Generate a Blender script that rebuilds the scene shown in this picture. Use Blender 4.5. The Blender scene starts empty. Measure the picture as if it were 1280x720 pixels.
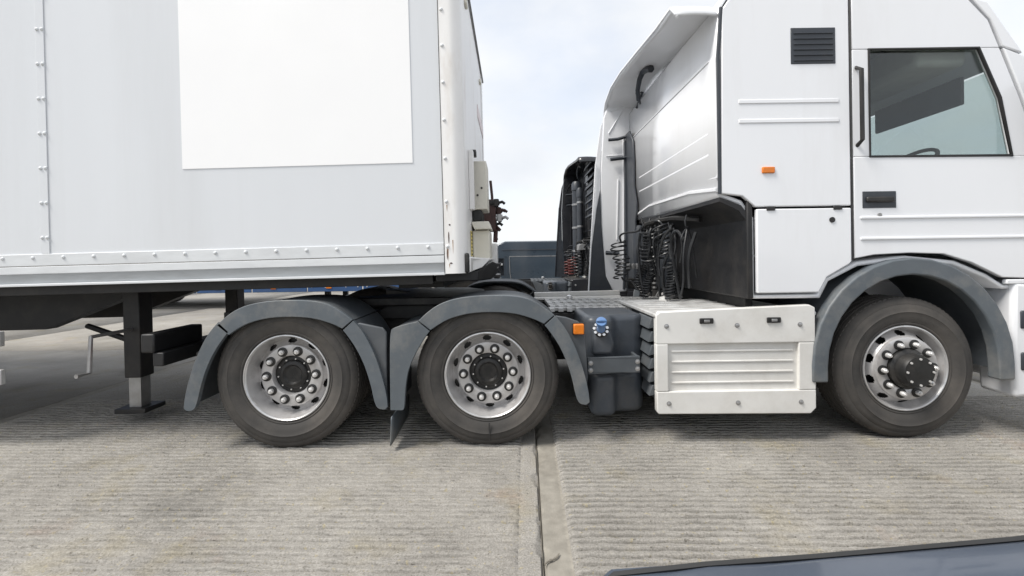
import bpy, math, random
import numpy as np
from mathutils import Vector, Matrix
random.seed(7)
rng = np.random.default_rng(7)
C = bpy.context.scene.collection
sc = bpy.context.scene
R = math.radians

# ------------------------------------------------------------------ camera
F = 540.0              # focal length in pixels of the 1280 wide photograph
CAMZ = 1.355
ROLL = R(0.8)
HOR = 323.0            # row of the horizon
cam = bpy.data.cameras.new('camera')
camo = bpy.data.objects.new('camera', cam); C.objects.link(camo)
cam.sensor_width = 36.0; cam.lens = 36.0 * F / 1280.0
cam.shift_y = -(360.0 - HOR) / 1280.0
cam.clip_start = 0.05; cam.clip_end = 900
rx = Vector((math.cos(ROLL), 0, -math.sin(ROLL)))
ux = Vector((math.sin(ROLL), 0, math.cos(ROLL)))
fw = Vector((0, 1, 0))
M_ = Matrix((rx, ux, -fw)).transposed().to_4x4(); M_.translation = (0, 0, CAMZ)
camo.matrix_world = M_
sc.camera = camo

def at(px, py, Y):
    """a measured image point at a known distance Y -> metres in the yard"""
    d = fw + rx * ((px - 640.0) / F) + ux * ((HOR - py) / F)
    return Vector((0, 0, CAMZ)) + d * (Y / d.y)

# ------------------------------------------------------------------ world + sun
SUN_EL, SUN_AZ = 54.0, -66.0       # azimuth: degrees from -Y (behind camera) towards +X
w = bpy.data.worlds.new('World'); sc.world = w; w.use_nodes = True
nt = w.node_tree; nt.nodes.clear()
def N(t, **k):
    n = nt.nodes.new(t)
    for a, b in k.items(): setattr(n, a, b)
    return n
sdir = Vector((math.sin(R(SUN_AZ)) * math.cos(R(SUN_EL)), -math.cos(R(SUN_AZ)) * math.cos(R(SUN_EL)), math.sin(R(SUN_EL))))
sky = N('ShaderNodeTexSky', sky_type='NISHITA'); sky.sun_disc = False
sky.sun_elevation = R(SUN_EL); sky.sun_rotation = math.atan2(sdir.x, sdir.y)
b1 = N('ShaderNodeBackground'); b1.inputs[1].default_value = 0.15
nt.links.new(sky.outputs[0], b1.inputs[0])
tc = N('ShaderNodeTexCoord')
mp = N('ShaderNodeMapping'); mp.inputs['Scale'].default_value = (1.0, 1.0, 2.2)
nt.links.new(tc.outputs['Generated'], mp.inputs[0])
nz = N('ShaderNodeTexNoise'); nz.inputs['Scale'].default_value = 3.2; nz.inputs['Detail'].default_value = 7; nz.inputs['Roughness'].default_value = 0.55
nt.links.new(mp.outputs[0], nz.inputs['Vector'])
cr = N('ShaderNodeValToRGB')
cr.color_ramp.elements[0].position = 0.34; cr.color_ramp.elements[0].color = (0.80, 0.80, 0.80, 1)
cr.color_ramp.elements[1].position = 0.60; cr.color_ramp.elements[1].color = (0.985, 0.985, 0.985, 1)
nt.links.new(nz.outputs[0], cr.inputs[0])
b2 = N('ShaderNodeBackground'); b2.inputs[1].default_value = 1.0
nz2 = N('ShaderNodeTexNoise'); nz2.inputs['Scale'].default_value = 2.6; nz2.inputs['Detail'].default_value = 8; nz2.inputs['Roughness'].default_value = 0.5
mp2 = N('ShaderNodeMapping'); mp2.inputs['Location'].default_value = (3.1, 0.4, 1.7); mp2.inputs['Scale'].default_value = (1.0, 1.0, 1.8)
nt.links.new(tc.outputs['Generated'], mp2.inputs[0]); nt.links.new(mp2.outputs[0], nz2.inputs['Vector'])
cr2 = N('ShaderNodeValToRGB')
cr2.color_ramp.elements[0].position = 0.36; cr2.color_ramp.elements[0].color = (0.465, 0.485, 0.515, 1)
cr2.color_ramp.elements[1].position = 0.62; cr2.color_ramp.elements[1].color = (0.545, 0.553, 0.565, 1)
nt.links.new(nz2.outputs[0], cr2.inputs[0]); nt.links.new(cr2.outputs[0], b2.inputs[0])
mx = N('ShaderNodeMixShader')
nt.links.new(cr.outputs[0], mx.inputs[0]); nt.links.new(b1.outputs[0], mx.inputs[1]); nt.links.new(b2.outputs[0], mx.inputs[2])
out = N('ShaderNodeOutputWorld'); nt.links.new(mx.outputs[0], out.inputs[0])
sl = bpy.data.lights.new('sun', 'SUN'); sl.energy = 2.3; sl.angle = R(20); sl.color = (1.0, 0.96, 0.90)
so = bpy.data.objects.new('sun', sl); C.objects.link(so)
so.rotation_euler = (-sdir).to_track_quat('-Z', 'Y').to_euler(); so.location = sdir * 60
vs = sc.view_settings
vs.view_transform = 'Standard'; vs.look = 'None'; vs.gamma = 1.0; vs.use_curve_mapping = False; vs.exposure = 0.88
sc.render.engine = 'CYCLES'
sc.cycles.max_bounces = 8

# ------------------------------------------------------------------ materials
MATS = {}
def mat(name, col, rough=0.5, metal=0.0, var=0.12, scale=6.0, dirt=None, dirt_amt=0.35, bump=0.0, bscale=60.0, spec=0.5, coat=0.0, rvar=0.1, streak=1.0, low=0.45):
    """Principled with cloudy colour variation, a second dirt layer and fine relief"""
    if name in MATS: return MATS[name]
    m = bpy.data.materials.new(name); m.use_nodes = True
    t = m.node_tree; b = t.nodes['Principled BSDF']
    def n(k, **kw):
        q = t.nodes.new(k)
        for a, v in kw.items(): setattr(q, a, v)
        return q
    tc = n('ShaderNodeTexCoord')
    geo = n('ShaderNodeNewGeometry')
    n1 = n('ShaderNodeTexNoise'); n1.inputs['Scale'].default_value = scale; n1.inputs['Detail'].default_value = 6
    mpn = n('ShaderNodeMapping'); mpn.inputs['Scale'].default_value = (1, 1, streak)
    t.links.new(tc.outputs['Object'], mpn.inputs[0]); t.links.new(mpn.outputs[0], n1.inputs['Vector'])
    r1 = n('ShaderNodeValToRGB'); r1.color_ramp.elements[0].position = 0.3; r1.color_ramp.elements[1].position = 0.7
    lo = [max(0, c * (1 - var)) for c in col]; hi = [min(1, c * (1 + var * 0.6)) for c in col]
    r1.color_ramp.elements[0].color = (*lo, 1); r1.color_ramp.elements[1].color = (*hi, 1)
    t.links.new(n1.outputs[0], r1.inputs[0])
    last = r1.outputs[0]
    if dirt:
        n2 = n('ShaderNodeTexNoise'); n2.inputs['Scale'].default_value = scale * 0.55; n2.inputs['Detail'].default_value = 9; n2.inputs['Roughness'].default_value = 0.68
        mp2 = n('ShaderNodeMapping'); mp2.inputs['Location'].default_value = (7.3, 1.7, 3.1); mp2.inputs['Scale'].default_value = (1, 1, streak)
        t.links.new(tc.outputs['Object'], mp2.inputs[0]); t.links.new(mp2.outputs[0], n2.inputs['Vector'])
        r2 = n('ShaderNodeValToRGB'); r2.color_ramp.elements[0].position = low; r2.color_ramp.elements[1].position = min(1, low + 0.3)
        r2.color_ramp.elements[0].color = (0, 0, 0, 1); r2.color_ramp.elements[1].color = (dirt_amt,) * 3 + (1,)
        t.links.new(n2.outputs[0], r2.inputs[0])
        mix = n('ShaderNodeMix', data_type='RGBA'); mix.inputs[7].default_value = (*dirt, 1)
        t.links.new(r2.outputs[0], mix.inputs[0]); t.links.new(last, mix.inputs[6]); last = mix.outputs[2]
    t.links.new(last, b.inputs['Base Color'])
    mr = n('ShaderNodeMapRange'); mr.inputs['To Min'].default_value = max(0.02, rough - rvar); mr.inputs['To Max'].default_value = min(1, rough + rvar)
    t.links.new(n1.outputs[0], mr.inputs[0]); t.links.new(mr.outputs[0], b.inputs['Roughness'])
    b.inputs['Metallic'].default_value = metal
    b.inputs['Specular IOR Level'].default_value = spec
    b.inputs['Coat Weight'].default_value = coat; b.inputs['Coat Roughness'].default_value = 0.08
    if bump:
        n3 = n('ShaderNodeTexNoise'); n3.inputs['Scale'].default_value = bscale; n3.inputs['Detail'].default_value = 5
        t.links.new(tc.outputs['Object'], n3.inputs['Vector'])
        bp = n('ShaderNodeBump'); bp.inputs['Strength'].default_value = bump; bp.inputs['Distance'].default_value = 0.004
        t.links.new(n3.outputs[0], bp.inputs['Height']); t.links.new(bp.outputs[0], b.inputs['Normal'])
    MATS[name] = m
    return m

GRIME = (0.16, 0.13, 0.10)
W_PAINT = mat('white_cab_paint', (0.82, 0.83, 0.85), 0.24, var=0.015, scale=2, dirt=(0.50, 0.47, 0.43), dirt_amt=0.32, low=0.52, streak=0.16, coat=0.6, rvar=0.05)
W_SKIRT = mat('white_skirt_paint', (0.74, 0.73, 0.70), 0.4, var=0.05, scale=5, dirt=(0.42, 0.38, 0.32), dirt_amt=0.4, bump=0.05)
GREY_GRP = mat('grey_trailer_panel', (0.70, 0.72, 0.745), 0.30, var=0.03, scale=1.3, dirt=(0.46, 0.46, 0.45), dirt_amt=0.36, streak=0.08, bump=0.10, bscale=3.5)
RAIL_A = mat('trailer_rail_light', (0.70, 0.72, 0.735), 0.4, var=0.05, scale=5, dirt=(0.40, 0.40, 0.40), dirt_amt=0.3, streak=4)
RAIL_B = mat('trailer_rail_shaded', (0.42, 0.44, 0.455), 0.45, var=0.07, scale=6, dirt=(0.25, 0.25, 0.25), dirt_amt=0.35, streak=5)  # darker copy of the rail paint, with shade put into its colour
W_POST = mat('white_corner_post', (0.86, 0.85, 0.835), 0.36, var=0.04, scale=7, streak=0.3, dirt=(0.46, 0.36, 0.26), dirt_amt=0.55, low=0.55, bump=0.08, bscale=30)
CREAM = mat('cream_box_paint', (0.76, 0.73, 0.64), 0.5, var=0.06, scale=8, dirt=(0.35, 0.25, 0.16), dirt_amt=0.5, low=0.55)
VINYL = mat('white_vinyl', (0.93, 0.93, 0.93), 0.35, var=0.01, scale=2)
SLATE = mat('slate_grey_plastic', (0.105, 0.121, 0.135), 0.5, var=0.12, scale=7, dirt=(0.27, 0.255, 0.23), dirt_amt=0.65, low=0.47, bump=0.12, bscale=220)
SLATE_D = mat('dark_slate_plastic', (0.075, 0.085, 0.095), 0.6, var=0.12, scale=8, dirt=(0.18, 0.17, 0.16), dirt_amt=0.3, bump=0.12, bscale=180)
TANKM = mat('black_moulded_plastic', (0.036, 0.042, 0.052), 0.42, var=0.15, scale=7, dirt=(0.10, 0.095, 0.09), dirt_amt=0.3, bump=0.1, bscale=160)
TANKB = mat('blue_black_tank_plastic', (0.052, 0.061, 0.074), 0.42, var=0.15, scale=7, dirt=(0.15, 0.145, 0.14), dirt_amt=0.35, bump=0.1, bscale=160)
BLACK = mat('black_frame_paint', (0.013, 0.013, 0.014), 0.5, var=0.2, scale=8, dirt=(0.075, 0.065, 0.055), dirt_amt=0.35, bump=0.1)
RUB = mat('tyre_rubber', (0.060, 0.057, 0.054), 0.78, var=0.10, scale=5, dirt=(0.17, 0.15, 0.13), dirt_amt=0.45, low=0.38, bump=0.1, bscale=110, spec=0.3)
HOSE = mat('black_hose', (0.022, 0.023, 0.025), 0.38, var=0.1, scale=20)
HOSER = mat('red_hose', (0.10, 0.022, 0.018), 0.45, var=0.15, scale=20)
RIM = mat('silver_rim_paint', (0.56, 0.55, 0.545), 0.36, metal=0.4, var=0.1, scale=12, dirt=(0.17, 0.135, 0.11), dirt_amt=0.6, low=0.47)
RIM_L = mat('rim_lip_steel', (0.62, 0.62, 0.62), 0.33, metal=0.6, var=0.06, scale=14, dirt=(0.22, 0.18, 0.15), dirt_amt=0.4)
NUTM = mat('nut_steel', (0.78, 0.77, 0.76), 0.3, metal=0.5, var=0.1, scale=40)
DARKM = mat('dark_grease_metal', (0.020, 0.020, 0.020), 0.45, metal=0.2, var=0.2, scale=20, dirt=(0.10, 0.09, 0.08), dirt_amt=0.4)
ALU = mat('aluminium_plate', (0.58, 0.58, 0.57), 0.5, metal=0.2, var=0.1, scale=9, dirt=GRIME, dirt_amt=0.5, bump=0.12, bscale=70)
STEEL = mat('bare_steel', (0.42, 0.42, 0.42), 0.4, metal=0.7, var=0.15, scale=12, dirt=GRIME, dirt_amt=0.4)
ORANGE = mat('amber_lens', (0.72, 0.20, 0.02), 0.25, var=0.1, scale=40)
REDL = mat('red_lens', (0.45, 0.02, 0.015), 0.25, var=0.1, scale=40)
BLUEC = mat('blue_cap_plastic', (0.10, 0.20, 0.40), 0.4, var=0.15, scale=20, dirt=(0.3, 0.33, 0.38), dirt_amt=0.4)
CHROME = mat('chrome_ring', (0.75, 0.75, 0.75), 0.25, metal=0.7, var=0.05, scale=30)
B_PAINT = mat('black_cab_paint', (0.018, 0.019, 0.023), 0.3, var=0.15, scale=4, dirt=(0.07, 0.065, 0.06), dirt_amt=0.35, coat=0.4)
VANM = mat('slate_van_paint', (0.036, 0.053, 0.072), 0.3, var=0.06, scale=2, dirt=(0.13, 0.13, 0.13), dirt_amt=0.2, coat=0.5)
CARM = mat('slate_blue_car_paint', (0.060, 0.076, 0.105), 0.38, var=0.05, scale=3, dirt=(0.14, 0.14, 0.14), dirt_amt=0.2, coat=0.4)
GLASS = mat('dark_window_glass', (0.012, 0.014, 0.017), 0.06, var=0.05, scale=2, spec=0.8, rvar=0.02)
BLUET = mat('blue_trailer_paint', (0.035, 0.090, 0.22), 0.45, var=0.08, scale=2, dirt=(0.12, 0.13, 0.15), dirt_amt=0.3)
YELLOW = mat('yellow_sticker', (0.78, 0.62, 0.16), 0.5, var=0.1, scale=20, dirt=(0.7, 0.66, 0.5), dirt_amt=0.5)
INK = mat('black_print', (0.03, 0.03, 0.03), 0.6, var=0.1, scale=20)
DECALB = mat('pale_blue_print', (0.42, 0.50, 0.60), 0.4, var=0.1, scale=20)
RUST = mat('red_brown_coupling', (0.065, 0.030, 0.026), 0.6, var=0.3, scale=30, dirt=(0.05, 0.04, 0.04), dirt_amt=0.5)
HEDGE = mat('hedge_leaves', (0.045, 0.07, 0.028), 0.7, var=0.4, scale=1.2)

def pane():
    m = bpy.data.materials.new('cab_glass'); m.use_nodes = True; t = m.node_tree; t.nodes.clear()
    o = t.nodes.new('ShaderNodeOutputMaterial'); tr = t.nodes.new('ShaderNodeBsdfTransparent'); gl = t.nodes.new('ShaderNodeBsdfGlossy'); mx = t.nodes.new('ShaderNodeMixShader'); fr = t.nodes.new('ShaderNodeLayerWeight'); pw = t.nodes.new('ShaderNodeMath'); pw.operation = 'POWER'; pw.inputs[1].default_value = 4.0; ma = t.nodes.new('ShaderNodeMath'); ma.operation = 'MULTIPLY_ADD'; ma.inputs[1].default_value = .8; ma.inputs[2].default_value = .05
    tr.inputs[0].default_value = (.80, .84, .83, 1); gl.inputs['Roughness'].default_value = .02; fr.inputs[0].default_value = .5
    t.links.new(fr.outputs[1], pw.inputs[0]); t.links.new(pw.outputs[0], ma.inputs[0]); t.links.new(ma.outputs[0], mx.inputs[0]); t.links.new(tr.outputs[0], mx.inputs[1]); t.links.new(gl.outputs[0], mx.inputs[2]); t.links.new(mx.outputs[0], o.inputs[0])
    return m
PANE = pane()
ROOFL = mat('roof_lining_cloth', (0.62, 0.60, 0.56), 0.9, var=0.08, scale=10)
LINER = mat('cab_lining', (0.075, 0.076, 0.08), 0.8, var=0.15, scale=10)
CURT = mat('cab_curtain', (0.12, 0.12, 0.13), 0.9, var=0.25, scale=9, streak=0.05)
def concrete():
    m = bpy.data.materials.new('brushed_concrete'); m.use_nodes = True
    t = m.node_tree; b = t.nodes['Principled BSDF']
    def n(k, **kw):
        q = t.nodes.new(k)
        for a, v in kw.items(): setattr(q, a, v)
        return q
    tc = n('ShaderNodeTexCoord')
    def noise(sc_, det, rough=0.6, off=0, sx=1.0):
        mp = n('ShaderNodeMapping'); mp.inputs['Location'].default_value = (off, off * 0.7, 0); mp.inputs['Scale'].default_value = (sx, 1, 1)
        q = n('ShaderNodeTexNoise'); q.inputs['Scale'].default_value = sc_; q.inputs['Detail'].default_value = det; q.inputs['Roughness'].default_value = rough
        t.links.new(tc.outputs['Object'], mp.inputs[0]); t.links.new(mp.outputs[0], q.inputs['Vector']); return q.outputs[0]
    def ramp(src, p0, p1, c0, c1):
        q = n('ShaderNodeValToRGB'); q.color_ramp.elements[0].position = p0; q.color_ramp.elements[1].position = p1
        q.color_ramp.elements[0].color = (*c0, 1); q.color_ramp.elements[1].color = (*c1, 1)
        t.links.new(src, q.inputs[0]); return q.outputs[0]
    def mixc(fac, a, bb, mode='MIX'):
        q = n('ShaderNodeMix', data_type='RGBA', blend_type=mode)
        for i, v in ((0, fac), (6, a), (7, bb)):
            if hasattr(v, 'links'): t.links.new(v, q.inputs[i])
            else: q.inputs[i].default_value = v if i == 0 else (*v, 1)
        return q.outputs[2]
    base = ramp(noise(1.1, 8, 0.65), 0.3, 0.7, (0.245, 0.232, 0.212), (0.37, 0.353, 0.325))
    stain = ramp(noise(2.3, 6, 0.6, 5), 0.55, 0.75, (0, 0, 0), (0.5, 0.5, 0.5))
    base = mixc(stain, base, (0.29, 0.25, 0.155))
    rust = ramp(noise(1.7, 5, 0.6, 11), 0.64, 0.78, (0, 0, 0), (0.45, 0.45, 0.45))
    base = mixc(rust, base, (0.27, 0.165, 0.11))
    oil = ramp(noise(0.9, 7, 0.7, 21), 0.565, 0.70, (0, 0, 0), (0.55, 0.55, 0.55))
    base = mixc(oil, base, (0.13, 0.125, 0.115))
    lich = ramp(noise(34, 3, 0.6, 15), 0.62, 0.70, (0, 0, 0), (0.55, 0.55, 0.55))
    base = mixc(lich, base, (0.40, 0.34, 0.19))
    grain = ramp(noise(115, 4, 0.75), 0.28, 0.72, (0.48, 0.47, 0.45), (1.38, 1.38, 1.38))
    base = mixc(0.85, base, grain, 'MULTIPLY')
    streak = ramp(noise(55, 4, 0.7, 3, 0.06), 0.3, 0.7, (0.88, 0.88, 0.88), (1.08, 1.08, 1.08))
    base = mixc(0.8, base, streak, 'MULTIPLY')
    pit = ramp(noise(60, 2, 0.5, 9), 0.28, 0.36, (0.35, 0.33, 0.3), (1, 1, 1))
    base = mixc(0.7, base, pit, 'MULTIPLY')
    t.links.new(base, b.inputs['Base Color'])
    b.inputs['Roughness'].default_value = 0.9; b.inputs['Specular IOR Level'].default_value = 0.25
    bp = n('ShaderNodeBump'); bp.inputs['Strength'].default_value = 0.7; bp.inputs['Distance'].default_value = 0.006
    t.links.new(noise(70, 6, 0.75, 2, 0.6), bp.inputs['Height']); t.links.new(bp.outputs[0], b.inputs['Normal'])
    return m
CONC = concrete()
CONC_S = mat('smooth_concrete_margin', (0.285, 0.266, 0.23), 0.85, var=0.16, scale=16, dirt=(0.17, 0.155, 0.13), dirt_amt=0.6, bump=0.45, bscale=130, spec=0.25)
CONC_D = mat('old_yard_concrete', (0.24, 0.23, 0.21), 0.9, var=0.15, scale=0.6, dirt=(0.2, 0.19, 0.17), dirt_amt=0.4, bump=0.3, bscale=40, spec=0.2)
SEAL = mat('joint_filler', (0.16, 0.145, 0.12), 0.9, var=0.3, scale=18, dirt=(0.2, 0.18, 0.15), dirt_amt=0.5, bump=0.5, bscale=60)

# ------------------------------------------------------------------ mesh helpers
class MB:
    def __init__(s): s.v = []; s.f = []; s.m = []
    def add(s, vs, fs, m=0):
        o = len(s.v); s.v += [tuple(q) for q in vs]; s.f += [tuple(i + o for i in f) for f in fs]; s.m += [m] * len(fs); return s
    def box(s, x0, x1, y0, y1, z0, z1, m=0):
        v = [(x, y, z) for z in (z0, z1) for y in (y0, y1) for x in (x0, x1)]
        return s.add(v, [(0, 2, 3, 1), (4, 5, 7, 6), (0, 1, 5, 4), (2, 6, 7, 3), (0, 4, 6, 2), (1, 3, 7, 5)], m)
    def prism(s, poly, a, b, axis='y', m=0):
        """poly in the two other axes: y -> (x,z), x -> (y,z), z -> (x,y)"""
        def P(p, h):
            return {'y': (p[0], h, p[1]), 'x': (h, p[0], p[1]), 'z': (p[0], p[1], h)}[axis]
        n = len(poly); ar = sum(poly[i][0] * poly[(i + 1) % n][1] - poly[(i + 1) % n][0] * poly[i][1] for i in range(n))
        if (ar > 0) == (axis == 'y'): pass
        if (ar < 0) if axis == 'y' else (ar > 0): poly = poly[::-1]
        # now the cap at a faces -axis when ordered as is
        v = [P(p, a) for p in poly] + [P(p, b) for p in poly]
        fs = [tuple(range(n)), tuple(reversed(range(n, 2 * n)))] + [(i, i + n, (i + 1) % n + n, (i + 1) % n) for i in range(n)]
        return s.add(v, fs, m)
    def tube(s, pts, r, n=8, m=0, cap=True, closed=False):
        pts = [Vector(p) for p in pts]; k = len(pts)
        rr = r if isinstance(r, (list, tuple)) else [r] * k
        up = None; vs = []
        for i, p in enumerate(pts):
            if closed: tg = pts[(i + 1) % k] - pts[i - 1]
            else: tg = pts[min(i + 1, k - 1)] - pts[max(i - 1, 0)]
            tg.normalize()
            if up is None:
                up = Vector((0, 0, 1)) if abs(tg.z) < 0.9 else Vector((1, 0, 0))
            a = (up - tg * up.dot(tg))
            if a.length < 1e-6: a = Vector((1, 0, 0)) - tg * tg.x
            a.normalize(); up = a; bb = tg.cross(a)
            vs += [p + (a * math.cos(2 * math.pi * j / n) + bb * math.sin(2 * math.pi * j / n)) * rr[i] for j in range(n)]
        fs = []
        for i in range(k if closed else k - 1):
            q = (i + 1) % k
            fs += [(i * n + j, i * n + (j + 1) % n, q * n + (j + 1) % n, q * n + j) for j in range(n)]
        if cap and not closed: fs += [tuple(reversed(range(n))), tuple(range((k - 1) * n, k * n))]
        return s.add(vs, fs, m)
    def cyl(s, p0, p1, r0, r1=None, n=16, m=0): return s.tube([p0, p1], [r0, r0 if r1 is None else r1], n, m)
    def lathe(s, prof, n=48, c=(0, 0, 0), m=0, axis='y', keep=None):
        vs = []
        for (r, h) in prof:
            for j in range(n):
                a = 2 * math.pi * j / n; u, v = r * math.cos(a), r * math.sin(a)
                q = {'y': (u, h, v), 'z': (u, v, h), 'x': (h, u, v)}[axis]
                vs.append((q[0] + c[0], q[1] + c[1], q[2] + c[2]))
        fs = []
        for i in range(len(prof) - 1):
            for j in range(n):
                if keep and not keep(i, j): continue
                fs.append((i * n + j, i * n + (j + 1) % n, (i + 1) * n + (j + 1) % n, (i + 1) * n + j))
        return s.add(vs, fs, m)
    def grid(s, fn, nu, nv, m=0):
        vs = [fn(i / nu, j / nv) for i in range(nu + 1) for j in range(nv + 1)]
        q = nv + 1
        return s.add(vs, [(i * q + j, (i + 1) * q + j, (i + 1) * q + j + 1, i * q + j + 1) for i in range(nu) for j in range(nv)], m)
    def mesh(s, name, mats, smooth=35):
        me = bpy.data.meshes.new(name); me.from_pydata(s.v, [], s.f)
        for q in (mats if isinstance(mats, (list, tuple)) else [mats]): me.materials.append(q)
        if any(s.m): me.polygons.foreach_set('material_index', s.m)
        me.update()
        if smooth:
            me.shade_smooth(); me.set_sharp_from_angle(angle=R(smooth))
        return me
    def build(s, name, mats, parent=None, bevel=0, smooth=35, seg=2, solid=0):
        return link(name, s.mesh(name, mats, smooth), parent, bevel=bevel, seg=seg, solid=solid)
def link(name, me, parent=None, loc=None, rot=None, bevel=0, seg=2, solid=0):
    o = bpy.data.objects.new(name, me); C.objects.link(o)
    if parent is not None: o.parent = parent
    if loc is not None: o.location = loc
    if rot is not None: o.rotation_euler = rot
    if solid:
        q = o.modifiers.new('thick', 'SOLIDIFY'); q.thickness = solid; q.offset = 0
    if bevel:
        q = o.modifiers.new('bevel', 'BEVEL'); q.width = bevel; q.segments = seg; q.limit_method = 'ANGLE'; q.angle_limit = R(40); q.harden_normals = False
    return o
def thing(name, label, cat, loc=(0, 0, 0), group=None):
    o = bpy.data.objects.new(name, None); C.objects.link(o); o.location = loc; o.empty_display_size = 0.2
    return tag(o, label, cat, group)
def tag(o, label, cat, group=None):
    o['label'] = label; o['category'] = cat
    if group: o['group'] = group
    return o
def part(name, parent, loc=(0, 0, 0), rz=0):
    o = bpy.data.objects.new(name, None); C.objects.link(o); o.parent = parent; o.location = loc; o.rotation_euler.z = rz; o.empty_display_size = 0.1
    return o
def xbox(name, b, m, parent, bevel=0.006, seg=2): return MB().box(*b).build(name, m, parent, bevel=bevel, seg=seg)
def helix(c0, c1, r, turns, k=14, squash=1.0, jig=0.0):
    sd = random.random() * 6
    c0, c1 = Vector(c0), Vector(c1); ax = (c1 - c0).normalized()
    a = Vector((0, 1, 0)) - ax * ax.y
    if a.length < 0.1: a = Vector((1, 0, 0)) - ax * ax.x
    a.normalize(); b = ax.cross(a); n = int(turns * k); ps = []
    for i in range(n + 1):
        t = i / n; th = 2 * math.pi * turns * t
        rr = r * (1 + jig * math.sin(th * 0.37 + sd)); t = t + jig * .18 * math.sin(t * 5 + sd) * t * (1 - t) * 4
        ps.append(c0.lerp(c1, t) + a * (math.cos(th) * rr + jig * .3 * math.sin(math.pi * t)) + b * (math.sin(th) * rr * squash + jig * .22 * math.sin(2 * math.pi * t + sd)) + ax * math.cos(th + sd) * rr * jig * 1.5)
    return ps

# ------------------------------------------------------------------ ground
YAW = R(-1.8)
gm = MB(); gm.grid(lambda u, v: (-400 + 800 * u, -300 + 800 * v, -0.16), 8, 8)
ground = gm.build('ground', CONC_D, None, smooth=0); ground['kind'] = 'structure'
def vnoise(x, y, s, seed):
    g = np.random.default_rng(seed).random((64, 64))
    u = (x * s) % 64; v = (y * s) % 64
    i = np.floor(u).astype(int); j = np.floor(v).astype(int); fu = u - i; fv = v - j
    fu = fu * fu * (3 - 2 * fu); fv = fv * fv * (3 - 2 * fv)
    i1, j1 = (i + 1) % 64, (j + 1) % 64; i %= 64; j %= 64
    return (g[i, j] * (1 - fu) + g[i1, j] * fu) * (1 - fv) + (g[i, j1] * (1 - fu) + g[i1, j1] * fu) * fv
def slab(x0, x1, y0, y1, mleft, mright, fine, seed, rough=1.0, zm=-.004):
    """one cast slab: smooth trowelled margins and raked ridges between them"""
    if fine:
        lo, hi = max(x0, -4.3), min(x1, 4.3)
        xs = np.unique(np.concatenate([np.linspace(x0, lo, 3), np.linspace(lo, hi, int((hi - lo) / 0.022)),
              np.linspace(hi, x1, 3), [x0 + mleft - 0.006, x0 + mleft + 0.006, x1 - mright - 0.006, x1 - mright + 0.006]] +
              [np.linspace(x0, x0 + 0.08, 10), np.linspace(x1 - 0.08, x1, 10)]))
        ys = np.unique(np.concatenate([np.linspace(y0, 1.45, 6), np.arange(1.45, 4.2, 0.0031), np.linspace(4.2, y1, 8)]))
    else:
        xs = np.linspace(x0, x1, 3); ys = np.linspace(y0, y1, 3)
    X, Y = np.meshgrid(xs, ys, indexing='ij')
    Z = np.zeros_like(X)
    if fine:
        pitch = 0.050
        ph = Y / pitch + 0.9 * vnoise(X, Y * 0.3, 0.3, seed) + 0.30 * vnoise(X, Y, 2.0, seed + 1) + 0.10 * vnoise(X, Y, 14, seed + 11)
        p_ = ph % 1.0
        rid = np.interp(p_, [0, .05, .13, .25, .34, .6, 1.0], [0, -1.0, -1.0, .45, .60, .35, 0])
        amp = rough * 1.9 * (0.0045 + 0.0045 * vnoise(X, Y, 1.1, seed + 2) + 0.006 * (vnoise(X, Y, 7, seed + 3) - .5) + 0.004 * (vnoise(X, Y, 19, seed + 8) - .5)).clip(.0005, .02)
        g = rid * amp + 0.0060 * (vnoise(X, Y, 26, seed + 4) - 0.5) + 0.0075 * (vnoise(X, Y, 43, seed + 5) - 0.5)
        inm = np.clip((X - (x0 + mleft)) / 0.012, 0, 1) * np.clip(((x1 - mright) - X) / 0.012, 0, 1)
        Z = g * inm + (1 - inm) * (zm + 0.0020 * (vnoise(X, Y, 14, seed + 6) - 0.5))
        for e in (X - (x0 + mleft), X - (x1 - mright)): Z -= 0.014 * np.exp(-(e / 0.005) ** 2) * (0.35 + vnoise(X * 0 + 9, Y, 3, seed + 9))
        # spalled, rounded arris at the joint
        for e in (X - x0, x1 - X):
            ch = np.clip(1 - e / (0.004 + 0.045 * np.clip(vnoise(X * 0 + 3, Y, 6, seed + 7) + .5 * vnoise(X * 0 + 5, Y, 17, seed + 10) - 0.72, 0, 1) * 2), 0, 1)
            Z -= 0.018 * ch
    nx, ny = X.shape
    V = np.stack([X, Y, Z], -1).reshape(-1, 3)
    idx = np.arange(nx * ny).reshape(nx, ny)
    Fq = np.stack([idx[:-1, :-1], idx[1:, :-1], idx[1:, 1:], idx[:-1, 1:]], -1).reshape(-1, 4)
    cx = X[:-1, :-1].reshape(-1) + 0.003
    mi = np.where((cx < x0 + mleft) | ((cx > x1 - mright - 0.003) & (seed != 21)), 1, 0)
    if not fine: mi[:] = 0
    # skirts down the sides
    per = np.concatenate([idx[:, 0], idx[-1, 1:], idx[-2::-1, -1], idx[0, -2:0:-1]])
    base = len(V); B = V[per].copy(); B[:, 2] = -0.15
    k = len(per); a = np.arange(k); bq = (a + 1) % k
    Sq = np.stack([per[a], base + a, base + bq, per[bq]], -1)
    V = np.concatenate([V, B]); Fq = np.concatenate([Fq, Sq]); mi = np.concatenate([mi, np.ones(k, int)])
    me = bpy.data.meshes.new('concrete_slab')
    me.vertices.add(len(V)); me.vertices.foreach_set('co', V.astype(np.float32).ravel())
    me.loops.add(len(Fq) * 4); me.loops.foreach_set('vertex_index', Fq.astype(np.int32).ravel())
    me.polygons.add(len(Fq)); me.polygons.foreach_set('loop_start', (np.arange(len(Fq)) * 4).astype(np.int32))
    me.materials.append(CONC); me.materials.append(CONC_S)
    me.polygons.foreach_set('material_index', mi.astype(np.int32))
    me.update(calc_edges=True); me.validate()
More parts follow.
